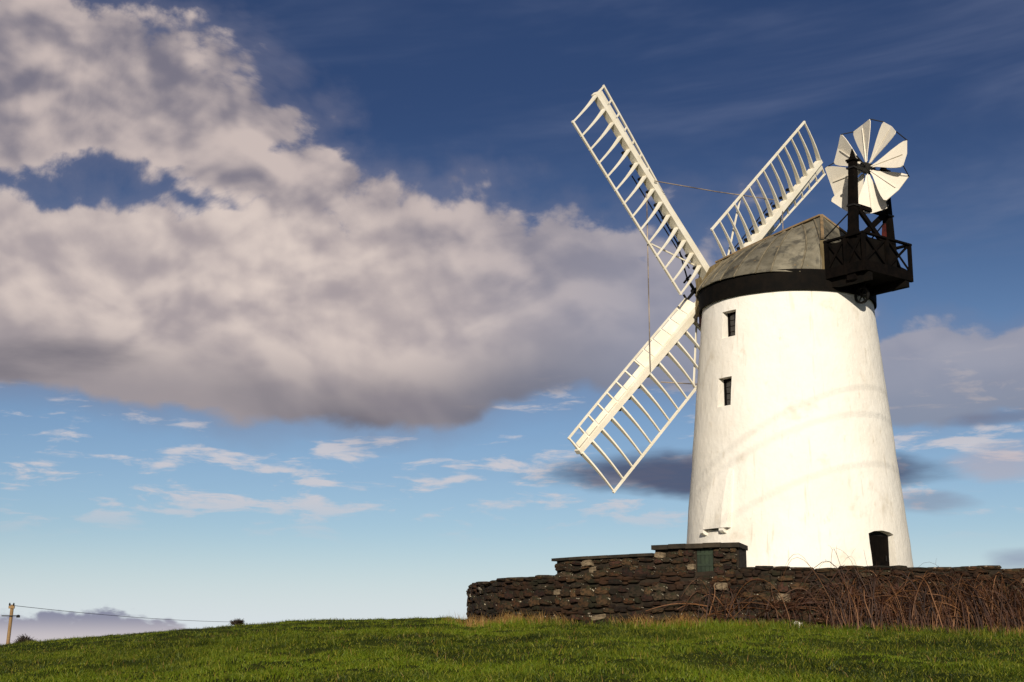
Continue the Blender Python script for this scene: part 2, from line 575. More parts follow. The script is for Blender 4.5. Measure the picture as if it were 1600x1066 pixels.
def ground_z(X, Y):
    """height above the turf under the camera (world z)"""
    X, Y = np.asarray(X, float), np.asarray(Y, float)
    d = np.hypot(X, Y)
    az = np.arctan2(X, Y)
    u = 800 + FPX * np.tan(np.clip(az, -0.6, 0.6)) / CP
    te = (1030 - np.interp(u, SKYX, SKYY)) / FPX
    dd = np.minimum(d, 120)
    g = -1.6 + (te + 3.2 / DC) * dd - 1.6 / DC ** 2 * dd * dd
    sl = (te + 3.2 / DC) - 2 * 1.6 / DC ** 2 * 120
    g = g - 0.0025 * np.maximum(np.minimum(d, 115) - 64, 0) ** 2
    g = g + np.maximum(sl - 0.25, -0.45) * 40 * (1 - np.exp(-np.maximum(d - 120, 0) / 40))
    back = -1.6 - 0.02 * np.minimum(d, 400)
    w = np.clip((np.cos(az) - 0.2) / 0.6, 0, 1); w = w * w * (3 - 2 * w)
    g = g * w + back * (1 - w)
    near = np.clip(d / 8, 0, 1)
    b = (vnoise(X * 0.35, Y * 0.35, 1) - 0.5) * 0.10 + (vnoise(X * 1.1, Y * 1.1, 2) - 0.5) * 0.14 + (vnoise(X * 2.6, Y * 2.6, 3) - 0.5) * 0.09
    g = g + b * near * np.clip(1 - (d - 60) / 60, 0.2, 1)
    r = np.hypot(X - TX, Y - TY)
    # ground banks up a little against the wall foot; level yard inside
    k = np.clip((WALL_R - 0.10 - r) / 0.3, 0, 1)
    g = g * (1 - k) + YARD * k
    return g + EYE


def make_ground():
    na = 360
    th = np.concatenate([np.linspace(-0.55, 0.55, 260), np.linspace(0.55, 2 * PI - 0.55, 102)[1:-1]])
    na = len(th)
    ds = np.concatenate([np.linspace(0.6, 12, 16), np.linspace(12.25, 72, 230), np.geomspace(74, 9000, 60)])
    A, D = np.meshgrid(th, ds, indexing='ij')
    X, Y = D * np.sin(A), D * np.cos(A)
    Z = ground_z(X, Y)
    V = np.stack([X, Y, Z], -1).reshape(-1, 3)
    V = np.vstack([V, [[0, 0, 0]]])
    nd = len(ds)
    i, j = np.meshgrid(np.arange(na), np.arange(nd - 1), indexing='ij')
    i, j = i.ravel(), j.ravel(); i2 = (i + 1) % na
    F = np.stack([i * nd + j, i * nd + j + 1, i2 * nd + j + 1, i2 * nd + j], -1)
    k = np.arange(na)
    T = np.stack([k * nd, ((k + 1) % na) * nd, np.full(na, na * nd)], -1)
    # make normals face up
    me = mesh_np('ground', V, [F[:, ::-1], T[:, ::-1]], M_GROUND, True)
    if me.polygons[5].normal.z < 0: me.flip_normals()
    o = bpy.data.objects.new('ground', me); COL.objects.link(o)
    tag(o, 'grassy hillside that rises to the mill and falls away on the left', kind='structure')
    return o


make_ground()


def gz(x, y): return float(ground_z(np.array([x]), np.array([y]))[0])


def blades(rng, X, Y, Z, h, wd, lean, name, mat, hj=0.45, curl=0.5):
    """one mesh of bent two-segment blades"""
    n = len(X)
    H = h * (1 + hj * rng.uniform(-1, 1, n))
    a = rng.uniform(0, 2 * PI, n); ln = lean * rng.uniform(0.2, 1.4, n)
    b = rng.uniform(0, PI, n)
    wx, wy = np.cos(b) * wd / 2, np.sin(b) * wd / 2
    dx, dy = np.cos(a), np.sin(a)
    P0 = np.stack([X, Y, Z - 0.01], -1)
    W = np.stack([wx, wy, 0 * wx], -1) * rng.uniform(0.7, 1.4, n)[:, None]
    M = P0 + np.stack([dx * H * ln * 0.35, dy * H * ln * 0.35, H * 0.55], -1)
    T = P0 + np.stack([dx * H * ln, dy * H * ln, H * (1 - curl * 0.3 * ln)], -1)
    V = np.stack([P0 - W, P0 + W, M - W * 0.75, M + W * 0.75, T], 1).reshape(-1, 3)
    i = np.arange(n) * 5
    Q = np.stack([i, i + 1, i + 3, i + 2], -1); Tq = np.stack([i + 2, i + 3, i + 4], -1)
    me = mesh_np(name, V, [Q, Tq], mat)
    o = bpy.data.objects.new(name, me); COL.objects.link(o)
    return o


def make_grass():
    rng = np.random.default_rng(5)
    n = 330000
    d = np.concatenate([np.sqrt(rng.uniform(15.5 ** 2, 37 ** 2, n)), rng.uniform(35, 66, 130000)])
    az = rng.uniform(-0.365, 0.365, len(d))
    X, Y = d * np.sin(az), d * np.cos(az)
    r = np.hypot(X - TX, Y - TY)
    # thin and thick patches
    dens = vnoise(X * 0.8, Y * 0.8, 7) * 0.6 + vnoise(X * 2.7, Y * 2.7, 8) * 0.4
    keep = (r > WALL_R + 0.03) & (rng.uniform(0, 1, len(d)) < 0.45 + dens)
    X, Y, d = X[keep], Y[keep], d[keep]
    tall = 0.45 + 1.2 * vnoise(X * 0.9, Y * 0.9, 11) ** 2 + 1.1 * vnoise(X * 3.1, Y * 3.1, 12) ** 4
    o = blades(rng, X, Y, ground_z(X, Y), 0.070 * tall, 0.012, 1.0, 'grass', M_GRASS)
    tag(o, 'short rough green turf on the slope below the mill wall', 'grass', kind='stuff')
    # pale seed stalks sprinkled through the turf
    m = 2600
    d = np.sqrt(rng.uniform(15.5 ** 2, 38 ** 2, m)); az = rng.uniform(-0.365, 0.365, m)
    X, Y = d * np.sin(az), d * np.cos(az)
    k = np.hypot(X - TX, Y - TY) > WALL_R + 0.1
    X, Y = X[k], Y[k]
    o = blades(rng, X, Y, ground_z(X, Y), 0.11, 0.006, 0.7, 'grass_stalk', M_DRY)
    tag(o, 'pale dry grass stalks scattered through the green turf', 'grass', kind='stuff')


# ------------------------------------------------------------------ tower
ZT, RT = 10.56, 2.591                        # top of the masonry (above eye) and its radius
ZB, RB = 1.9, 3.4
KR = (RT - RB) / (ZT - ZB)


def cone_hit(u, v):
    """point of the tower face seen at a photograph pixel -> (angle, height above yard)"""
    r = ray(u, v)
    R0 = RB - KR * ZB
    a = r.x ** 2 + r.y ** 2 - (KR * r.z) ** 2
    b = -2 * (r.x * TX + r.y * TY) - 2 * R0 * KR * r.z
    c = TX ** 2 + TY ** 2 - R0 ** 2
    t = (-b - math.sqrt(b * b - 4 * a * c)) / (2 * a)
    p = r * t
    return math.atan2(p.y - TY, p.x - TX), p.z - YARD


def tower_r(z): return RB + KR * (z + YARD - ZB)


def make_tower():
    root = empty('windmill', (TX, TY, YARD + EYE))
    tag(root, 'whitewashed round windmill tower with weathered boarded cap and black fan stage', 'windmill')
    H = ZT - YARD
    seg, rings = 160, 70
    vs, fs = [], []
    for j in range(rings + 1):
        z = -0.3 + (H + 0.3) * j / rings
        for k in range(seg):
            t = 2 * PI * k / seg
            r = tower_r(z)
            p = Vector((r * math.cos(t), r * math.sin(t), z))
            q = mnoise.fractal(p * 0.9, 1.0, 2.0, 3) * 0.016 + mnoise.noise(p * 3.1) * 0.006
            r += q
            vs.append((r * math.cos(t), r * math.sin(t), z))
    n0 = len(vs)
    for z in (-0.3, H):
        for k in range(seg):
            t = 2 * PI * k / seg; r = tower_r(z) - 0.75
            vs.append((r * math.cos(t), r * math.sin(t), z))
    for j in range(rings):
        for k in range(seg):
            a = j * seg + k; b = j * seg + (k + 1) % seg
            fs.append((a, b, b + seg, a + seg))
    for k in range(seg):
        k2 = (k + 1) % seg
        fs.append((n0 + k, n0 + seg + k, n0 + seg + k2, n0 + k2))                 # inner face
        fs.append((k2, k, n0 + k, n0 + k2))                                        # bottom ring
        fs.append((rings * seg + k, rings * seg + k2, n0 + seg + k2, n0 + seg + k))  # top ring
    m = MB(); m.add(vs, fs)
    wall = m.build('masonry_wall', M_WHITEWASH, root, True)

    cut = MB()
    wins = []
    for (u0, v0, u1, v1, label) in ((1128.5, 486, 1148, 527, 'upper'), (1122, 590, 1141.5, 635, 'lower')):
        t, zc = cone_hit((u0 + u1) / 2, (v0 + v1) / 2)
        z1 = cone_hit((u0 + u1) / 2, v0)[1]; z0 = cone_hit((u0 + u1) / 2, v1)[1]
        wins.append((t, z0, z1, 0.27))
    td, zd = cone_hit(1378, 829)
    door = (td, -0.25, zd, 0.53)
    for (t, z0, z1, hw) in wins:
        e = Vector((math.cos(t), math.sin(t), 0)); s = Vector((-math.sin(t), math.cos(t), 0))
        r = tower_r((z0 + z1) / 2)
        cut.box(e * r + Vector((0, 0, (z0 + z1) / 2)), e * 0.42, s * hw, Vector((0, 0, (z1 - z0) / 2)))
    t, z0, z1, hw = door
    e = Vector((math.cos(t), math.sin(t), 0)); s = Vector((-math.sin(t), math.cos(t), 0))
    # door opening with a flat arch
    prof = [(-hw, z0), (hw, z0), (hw, z1 - 0.10), (hw * 0.6, z1 - 0.03), (0, z1), (-hw * 0.6, z1 - 0.03), (-hw, z1 - 0.10)]
    rr = tower_r(1.0); vv = []
    for q in (0.55, -0.95):
        for a, b in prof: vv.append(e * (rr + q) + s * a + Vector((0, 0, b)))
    n = len(prof)
    cut.add(vv, [tuple(range(n)), tuple(range(2 * n - 1, n - 1, -1))] + [(i, i + n, (i + 1) % n + n, (i + 1) % n) for i in range(n)])
    cobj = cut.build('cutter', M_DARK, root)
    bm = bmesh.new(); bm.from_mesh(cobj.data); bmesh.ops.recalc_face_normals(bm, faces=bm.faces); bm.to_mesh(cobj.data); bm.free()
    bm = bmesh.new(); bm.from_mesh(wall.data); bmesh.ops.recalc_face_normals(bm, faces=bm.faces); bm.to_mesh(wall.data); bm.free()
    md = wall.modifiers.new('b', 'BOOLEAN'); md.object = cobj; md.operation = 'DIFFERENCE'; md.solver = 'EXACT'
    dg = bpy.context.evaluated_depsgraph_get(); dg.update()
    me = bpy.data.meshes.new_from_object(wall.evaluated_get(dg))
    wall.modifiers.clear(); wall.data = me; me.name = 'masonry_wall'
    while len(me.materials) > 1: me.materials.pop()
    me.set_sharp_from_angle(angle=R(35))
    cd = cobj.data; bpy.data.objects.remove(cobj); bpy.data.meshes.remove(cd)

    # windows: dark panes in a thin frame, set back in the wall
    for (t, z0, z1, hw) in wins:
        e = Vector((math.cos(t), math.sin(t), 0)); s = Vector((-math.sin(t), math.cos(t), 0))
        r = tower_r((z0 + z1) / 2) - 0.30
        w = MB()
        zc = (z0 + z1) / 2; hh = (z1 - z0) / 2
        c = e * r + Vector((0, 0, zc))
        for sg in (-1, 1):
            w.box(c + s * sg * (hw - 0.03), e * 0.035, s * 0.029, Vector((0, 0, hh - 0.002)))
            w.box(c + Vector((0, 0, sg * (hh - 0.03))), e * 0.034, s * (hw - 0.06), Vector((0, 0, 0.028)))
        wo = w.build('window', M_BLACK, root)
        for k in range(4):                                     # four old panes, no two quite in plane
            tilt = random.Random(k + int(z0 * 10)).uniform(-0.05, 0.05)
            zz = z0 + 0.06 + (2 * hh - 0.12) * (k + 0.5) / 4
            pn = MB()
            ph = (2 * hh - 0.12) / 8 - 0.008
            pn.box(c + Vector((0, 0, zz - zc)), e * 0.006, s * (hw - 0.062), Vector((0, 0, ph)) + e * tilt * ph)
            pn.build('pane', M_GLASS, wo)
            if k:
                b = MB(); b.box(c + Vector((0, 0, z0 - zc + 0.06 + (2 * hh - 0.12) * k / 4)), e * 0.02, s * (hw - 0.062), Vector((0, 0, 0.008)))
                b.build('glazing_bar', M_BLACK, wo)
        sill = MB(); sill.box(c + e * 0.13 + Vector((0, 0, -hh + 0.012)), e * 0.16, s * (hw - 0.002), Vector((0, 0, 0.010)))
        sill.build('sill', M_WHITEWASH, wo)
    # door leaf well back in the opening
    t, z0, z1, hw = door
    e = Vector((math.cos(t), math.sin(t), 0)); s = Vector((-math.sin(t), math.cos(t), 0))
    r = tower_r(1.0) - 0.34
    d = MB(); d.box(e * r + Vector((0, 0, z1 / 2 - 0.02)), e * 0.03, s * (hw - 0.01), Vector((0, 0, z1 / 2 + 0.02)))
    do = d.build('door', M_DARK, root)
    for k in range(5):
        p = MB(); p.box(e * (r + 0.038) + s * (-hw + 0.01 + (k + 0.5) * (2 * hw - 0.02) / 5) + Vector((0, 0, (z1 - 0.12) / 2)), e * 0.008, s * ((hw - 0.01) / 5 - 0.006), Vector((0, 0, (z1 - 0.12) / 2 - 0.01)))
        p.build('door_board', M_BLACK, do)
    h = MB(); h.tube([e * (r + 0.07) + s * 0.36 + Vector((0, 0, 0.95)), e * (r + 0.07) + s * 0.36 + Vector((0, 0, 1.1))], 0.015); h.build('door_handle', M_IRON, do)
    # chute: a plastered flue standing out from the wall, open underneath, on two corbels
    tl, zt0 = cone_hit(1118, 737); tr, _ = cone_hit(1147, 735)
    bl, zb0 = cone_hit(1106, 828); br, _ = cone_hit(1143, 830)

    def P(t, z, out): r = tower_r(z) + out; return Vector((r * math.cos(t), r * math.sin(t), z))
    c = MB()
    zt_, zb_ = zt0, zb0
    prof = []
    N = 8
    vs = []
    for i in range(N + 1):
        q = i / N; z = zt_ + (zb_ - zt_) * q
        a = tl + (bl - tl) * q; b = tr + (br - tr) * q
        out = 0.03 + 0.17 * min(1, q * 1.5) ** 0.8
        vs += [P(a, z, -0.25), P(a, z, out * 0.9), P(a + (b - a) * 0.75, z, out), P(b - (b - a) * 0.04, z, out * 0.86), P(b, z, -0.25)]
    fs = []
    for i in range(N):
        for k in range(4):
            a = i * 5 + k; fs.append((a, a + 1, a + 6, a + 5))
    fs.append((0, 4, 3, 2, 1))
    c.add(vs, fs)
    # thick rim round the opening below
    lo = vs[-5:]
    inn = [lo[0] + (lo[4] - lo[0]) * 0.22, lo[1] + (lo[4] - lo[1]) * 0.25 + (lo[0] - lo[1]) * 0.15, lo[2] + (lo[0] - lo[2]) * 0.25, lo[4] + (lo[0] - lo[4]) * 0.30]
    ch = c.build('chute', M_WHITEWASH, root, False)
    sf = MB()  # near-black plate across the chute mouth, its colour standing for the shade inside
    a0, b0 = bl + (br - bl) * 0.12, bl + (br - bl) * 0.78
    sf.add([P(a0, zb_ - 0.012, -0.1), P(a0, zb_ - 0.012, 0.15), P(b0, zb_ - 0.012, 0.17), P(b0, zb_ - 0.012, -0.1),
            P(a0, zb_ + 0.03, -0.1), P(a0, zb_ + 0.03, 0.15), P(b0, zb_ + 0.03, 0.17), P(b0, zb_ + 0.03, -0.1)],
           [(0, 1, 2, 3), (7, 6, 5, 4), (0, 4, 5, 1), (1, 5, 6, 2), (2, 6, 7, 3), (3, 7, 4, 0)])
    sf.build('chute_mouth_shade', M_DARK, ch)
    for (u, v) in ((1103.5, 835), (1132.5, 831)):
        t, z = cone_hit(u, v)
        k = MB()
        e = Vector((math.cos(t), math.sin(t), 0)); s = Vector((-math.sin(t), math.cos(t), 0)); r = tower_r(z)
        pts = [(e * (r + 0.20 * math.cos(a) * (0.9 if a else 1)) + Vector((0, 0, z + 0.06 + 0.10 * math.sin(a)))) for a in (0.9, 0.3, -0.3, -0.9, -1.4)]
        vs = []; fs = []
        for sg in (-1, 1):
            for p in pts: vs.append(p + s * sg * 0.075)
            vs.append(e * (r - 0.05) + s * sg * 0.075 + Vector((0, 0, z - 0.06))); vs.append(e * (r - 0.05) + s * sg * 0.075 + Vector((0, 0, z + 0.16)))
        n = 7
        fs = [tuple(range(n)), tuple(range(2 * n - 1, n - 1, -1))] + [(i, (i + 1) % n, (i + 1) % n + n, i + n) for i in range(n)]
        k.add(vs, fs); k.build('corbel', M_WHITEWASH, ch)
    return root


MILL = make_tower()

# ------------------------------------------------------------------ cap
PSI = R(39.0)                                # windshaft bearing
CAPZ = ZT + EYE


def make_cap():
    PL, PR = (0, 0, ZT - YARD), (0, 0, PSI - PI / 2)                       # cap frame: local +X rear, +Y away from the camera

    def part(m, name, mat, parent=None, smooth=False):
        o = m.build(name, mat, parent or MILL, smooth)
        if parent is None: o.location = PL; o.rotation_euler = PR
        return o
    rng = random.Random(3)
    m = MB(); m.lathe([(RT + 0.05, -0.06), (RT + 0.10, -0.06), (RT + 0.11, 0.56), (RT - 0.05, 0.56), (RT - 0.05, 0.02), (RT + 0.05, 0.02)], 96)
    cap = root = part(m, 'cap_skirt', M_TAR)
    core = MB(); core.lathe([(0.05, 0.50), (RT - 0.06, 0.50), (RT - 0.06, 0.54), (0.05, 0.54)], 48); core.build('cap_floor', M_DARK, root)

    RE = RT + 0.17
    ph0, ph1 = math.atan2(-0.95, -2.55) + 2 * PI, math.atan2(-1.25, 2.35) + 2 * PI
    if ph1 < ph0: ph1 += 0
    # eave runs along the near side (y<0) from front to rear
    a0, a1 = math.atan2(-0.95, -2.55), math.atan2(-1.12, 2.52)

    def roofpt(u, t, side, off=0.0):
        ridge = Vector((-2.85 + 4.35 * u, 0, 2.04 + 0.57 * u + 0.03 * math.sin(PI * u)))
        a = a0 + (a1 - a0) * u
        eave = Vector((RE * math.cos(a), RE * math.sin(a), 0.50))
        k = max(0.0, (u - 0.72) / 0.28); k = k * k * (3 - 2 * k)
        eave = eave.lerp(Vector((2.33, -1.10, 0.36)), k)
        kf_ = min(1.0, u / 0.3)
        knee = ridge.lerp(eave, 0.55) + Vector((0, -0.07, 0.15)) * (1 - k * 0.5) * kf_
        knee = knee.lerp(Vector((2.33, -1.08, 1.48)), k)
        # quadratic through the three, tending to a sharp knee at the tail
        b = (1 - t) ** 2 * ridge + 2 * t * (1 - t) * (knee * 2 - (ridge + eave) * 0.5) + t * t * eave
        if t < 0.55: l = ridge.lerp(knee, t / 0.55)
        else: l = knee.lerp(eave, (t - 0.55) / 0.45)
        p = b.lerp(l, k)
        if off:
            c = Vector((0, 0, 0.6)); dv = (p - Vector((p.x * 0.6, 0, 0.4))).normalized()
            p = p + dv * off
        return Vector((p.x, p.y * side, p.z))
    np_ = 12
    edges = [0] + [(i + rng.uniform(-0.18, 0.18)) / np_ for i in range(1, np_)] + [1]
    for side in (1, -1):
        for i in range(np_):
            u0, u1 = edges[i], edges[i + 1]
            o = rng.uniform(0.0, 0.022) + 0.015 * (i % 2)
            T = 9
            vs, fs = [], []
            for j in range(T + 1):
                t = j / T
                for off in (o, o - 0.05):
                    for q in range(3):
                        vs.append(roofpt(u0 + 0.0015 + (u1 - u0 - 0.003) * q / 2, t, side, off))
            for j in range(T):
                b = j * 6; c = b + 6
                for q in range(2):
                    fs.append((b + q, b + q + 1, c + q + 1, c + q)); fs.append((b + 3 + q, c + 3 + q, c + 4 + q, b + 4 + q))
                fs.append((b, c, c + 3, b + 3)); fs.append((b + 2, b + 5, c + 5, c + 2))
            e = T * 6
            fs += [(0, 3, 4, 1), (1, 4, 5, 2), (e, e + 1, e + 4, e + 3), (e + 1, e + 2, e + 5, e + 4)]
            if side < 0: fs = [f[::-1] for f in fs]
            mm = MB(); mm.add(vs, fs)
            ob = mm.build('roof_board', M_ROOF, root)
            # cover strip over every second joint
            if i:
                st = MB(); st.tube([roofpt(u0, j / 8, side, 0.03) for j in range(9)], 0.030, 5); st.build('joint_strip', M_SEAM, root)
    # tail: hipped end behind the ridge
    rr = roofpt(1, 0, 1)
    kn = roofpt(1, 0.55, 1); kf = roofpt(1, 0.55, -1)
    nb = 5
    for i in range(nb):
        p, q = i / nb + 0.006, (i + 1) / nb - 0.006
        A, B = kn.lerp(kf, p), kn.lerp(kf, q)
        nrm = (A - rr).cross(B - rr).normalized()
        if nrm.x < 0: nrm = -nrm
        d = nrm * (0.02 + 0.008 * (i % 2))
        C0, C1 = rr.lerp(A, 0.03), rr.lerp(B, 0.03)
        vs = [C0 + d, A + d, B + d, C1 + d, C0 - d, A - d, B - d, C1 - d]
        t = MB(); t.add(vs, [(0, 1, 2, 3), (7, 6, 5, 4), (0, 4, 5, 1), (1, 5, 6, 2), (2, 6, 7, 3), (3, 7, 4, 0)])
        t.build('hip_board', M_ROOF, root)
    for side in (1, -1):                                                    # hip and ridge capping
        k = roofpt(1, 0.55, side, 0.05)
        t = MB(); t.beam(rr + Vector((0, 0, 0.05)), k + Vector((0.03, 0, 0.02)), 0.09, 0.05); t.build('hip_capping', M_RIDGE, root)
    for i in range(6):
        p, q = roofpt(i / 6, 0, 1), roofpt((i + 1) / 6, 0, 1)
        t = MB(); t.beam(p + Vector((0.004, 0, 0.035)), q + Vector((-0.004, 0, 0.035)), 0.20, 0.05); t.build('ridge_board', M_RIDGE, root)
    # tail wall below the hip and pale corner boards
    t = MB(); t.abox(2.28, 2.34, -1.06, 1.06, 0.36, 1.46); t.build('tail_wall', M_BLACK, root)
    for sg in (-1, 1):
        t = MB(); t.box((2.36, sg * 1.10, 0.90), (0.05, 0, 0), (0, 0.045, 0), (0, 0, 0.56)); t.build('corner_board', M_OLDWOOD, root)
    # front: upright boards either side of the windshaft
    pr = [(-0.98, 0.22), (0.98, 0.22), (1.02, 1.15), (0.55, 1.80), (0, 2.12), (-0.55, 1.80), (-1.02, 1.15)]
    vs = [(-2.66, y, z) for y, z in pr] + [(-2.60, y, z) for y, z in pr]
    n = len(pr)
    t = MB(); t.add(vs, [tuple(range(n))[::-1], tuple(range(n, 2 * n))] + [(i, (i + 1) % n, (i + 1) % n + n, i + n) for i in range(n)])
    t.build('front_wall', M_OLDWOOD, root)
    for sg in (-1, 1):
        t = MB()
        pts = [(0.10, 0.00), (0.13, 0.35), (0.03, 0.80), (0.10, 1.25)]
        for (dx0, z0), (dx1, z1) in zip(pts, pts[1:]):
            t.beam((-2.62 - dx0, sg * 1.04, z0 + 0.10), (-2.62 - dx1, sg * 1.04, z1 + 0.10), 0.05, 0.24, up=(1, 0, 0))
        t.build('storm_board', M_OLDWOOD, root)
        t = MB(); t.abox(-2.70, -2.56, sg * 1.0 - 0.08, sg * 1.0 + 0.08, -0.26, 0.14); t.build('front_bracket', M_RED, root)

    # ---------------- fan stage
    X0_, X1_, YY, ZF, ZR = 2.42, 3.82, 1.08, 0.36, 1.36
    fl = MB()
    fl.abox(X0_, X1_, -YY, YY, ZF - 0.05, ZF); root = part(fl, 'fan_stage', M_BLACK)
    for sg in (-1, 1):
        b = MB(); b.beam((1.2, sg * 0.86, 0.16 if sg < 0 else 0.20), (X1_ + 0.02, sg * 0.86, 0.16 if sg < 0 else 0.20), 0.18, 0.26); b.build('stage_beam', M_TAR, root)
        b = MB(); b.box(((X0_ + X1_) / 2, sg * (YY + 0.015), ZF + 0.06), ((X1_ - X0_) / 2 + 0.02, 0, 0), (0, 0.02, 0), (0, 0, 0.15)); b.build('stage_fascia', M_BLACK, root)
    b = MB(); b.box((X1_ + 0.035, 0, ZF + 0.06), (0.02, 0, 0), (0, YY + 0.03, 0), (0, 0, 0.15)); b.build('stage_fascia', M_BLACK, root)
    for x, y in ((X0_ + 0.06, -YY), (X1_, -YY), (X1_, YY), (X0_ + 0.06, YY), ((X0_ + X1_) / 2 + 0.05, -YY), (X1_, 0.0)):
        b = MB(); b.abox(x - 0.045, x + 0.045, y - 0.05, y + 0.05, ZF - 0.1, ZR); b.build('railing_post', M_BLACK, root)
    for y in (-YY, YY):
        b = MB(); b.abox(X0_, X1_ + 0.055, y - 0.06, y + 0.06, ZR, ZR + 0.06); b.build('rail', M_BLACK, root)
    b = MB(); b.abox(X1_ - 0.05, X1_ + 0.06, -YY + 0.062, YY - 0.062, ZR + 0.002, ZR + 0.058); b.build('rail', M_BLACK, root)
    mid = (X0_ + X1_) / 2 + 0.05
    for (xa, xb, y) in ((X0_ + 0.1, mid - 0.04, -YY), (mid + 0.04, X1_ - 0.04, -YY), (X0_ + 0.1, X1_ - 0.04, YY)):
        for (za, zb, k) in ((ZF + 0.2, ZR, -0.012), (ZR, ZF + 0.2, 0.012)):
            b = MB(); b.beam((xa, y + k, za), (xb, y + k, zb), 0.022, 0.07); b.build('railing_brace', M_BLACK, root)
    for (ya, yb) in ((-YY + 0.04, -0.05), (0.05, YY - 0.05)):
        for (za, zb, k) in ((ZF + 0.2, ZR, -0.012), (ZR, ZF + 0.2, 0.012)):
            b = MB(); b.beam((X1_ + k, ya, za), (X1_ + k, yb, zb), 0.022, 0.07); b.build('railing_brace', M_BLACK, root)
    # black infill added behind the rails, standing for the shade inside the stage
    b = MB(); b.abox(X0_ + 0.1, X1_ - 0.05, -YY + 0.07, -YY + 0.09, ZF, ZR - 0.05); b.build('dark_infill_board', M_TAR, root)
    b = MB(); b.abox(X1_ - 0.09, X1_ - 0.07, -YY + 0.1, YY - 0.55, ZF, ZR - 0.04); b.build('dark_infill_board', M_TAR, root)
    # fan posts
    for sg, zt, xt in ((-1, 4.02, 3.42), (1, 4.10, 3.22)):
        xb = 3.30
        base = Vector((xb, sg * 0.93, 0.10)); top = Vector((xt, sg * 0.86, zt - 0.35))
        b = MB()
        b.beam(base, base.lerp(top, 0.42), 0.27, 0.30, 0.25, 0.26)
        b.beam(base.lerp(top, 0.42), top, 0.23, 0.24, 0.19, 0.19)
        po = part(b, 'fan_post', M_BLACK)
        f = MB()
        f.beam(top, top + Vector((0, 0, 0.05)), 0.30, 0.30)
        f.beam(top + Vector((0, 0, 0.05)), top + Vector((0, 0, 0.10)), 0.16, 0.16)
        f.tube([top + Vector((0, 0, z)) for z in (0.10, 0.16, 0.24, 0.30, 0.38)], 0.10, 8, 0.02); f.build('finial', M_BLACK, po)
        for zc in (0.62, 0.94):
            c = base.lerp(top, zc); f = MB(); f.beam(c - Vector((0, 0, 0.025)), c + Vector((0, 0, 0.025)), 0.28, 0.28); f.build('iron_band', M_IRON, po)
        # spreading foot
        for dx, l in ((-0.55, 1.15), (0.32, 1.0)):
            b = MB(); b.beam(base + Vector((dx, 0, 0.30)), base.lerp(top, 0.36) + Vector((0, 0.0, 0)), 0.11, 0.13); b.build('post_brace', M_BLACK, root)
        b = MB(); b.tube([(xb - 1.25, sg * 0.93, 1.40), base.lerp(top, 0.60)], 0.022, 6); b.build('stay_rod', M_IRON, root)
    # cross framing between the posts
    def pp(sg, k):
        return Vector((3.30, sg * 0.93, 0.10)).lerp(Vector((3.42 if sg < 0 else 3.22, sg * 0.86, 3.67 if sg < 0 else 3.75)), k)
    for (a, b_, w) in ((pp(-1, 0.30), pp(1, 0.66), 0.15), (pp(-1, 0.66), pp(1, 0.30), 0.15), (pp(-1, 0.63), pp(1, 0.63), 0.13), (pp(-1, 0.34), pp(1, 0.34), 0.13)):
        b = MB(); b.beam(a, b_, 0.09, w); b.build('cross_brace', M_BLACK, root)
    # gear case on the stage and red oxide plate on the far post
    b = MB(); b.abox(2.7, 3.4, -0.5, 0.55, ZF, 1.15); b.build('gear_case', M_BLACK, root)
    b = MB(); b.beam(pp(1, 0.24) + Vector((-0.10, -0.20, 0)), pp(1, 0.55) + Vector((-0.02, -0.17, 0)), 0.10, 0.20, 0.05, 0.10, up=(1, 0, 0)); b.build('gear_arm', M_RED, root)
    b = MB(); b.tube([pp(1, 0.95) + Vector((0, -0.05, 0)), pp(-1, 0.97) + Vector((0, 0.05, 0))], 0.05, 8); b.build('fan_bearing_beam', M_IRON, root)
    # chain wheel hanging under the stage
    wc = Vector((2.86, -0.02, -0.12))
    b = MB(); b.lathe([(0.20, -0.03), (0.26, -0.03), (0.26, 0.03), (0.20, 0.03)], 24, wc, 'Y'); wh = part(b, 'chain_wheel', M_IRON)
    for k in range(6):
        a = k * PI / 3
        b = MB(); b.beam(wc, wc + Vector((math.cos(a) * 0.21, 0, math.sin(a) * 0.21)), 0.03, 0.03, up=(0, 1, 0)); b.build('spoke', M_IRON, wh)
    b = MB(); b.tube([wc, wc + Vector((0, 0.30, 0))], 0.03, 8); b.build('wheel_axle', M_IRON, wh)
    b = MB(); b.beam(wc + Vector((0, 0.1, 0)), wc + Vector((0, 0.12, 0.4)), 0.06, 0.10); b.build('hanger', M_IRON, wh)
    return root


make_cap()


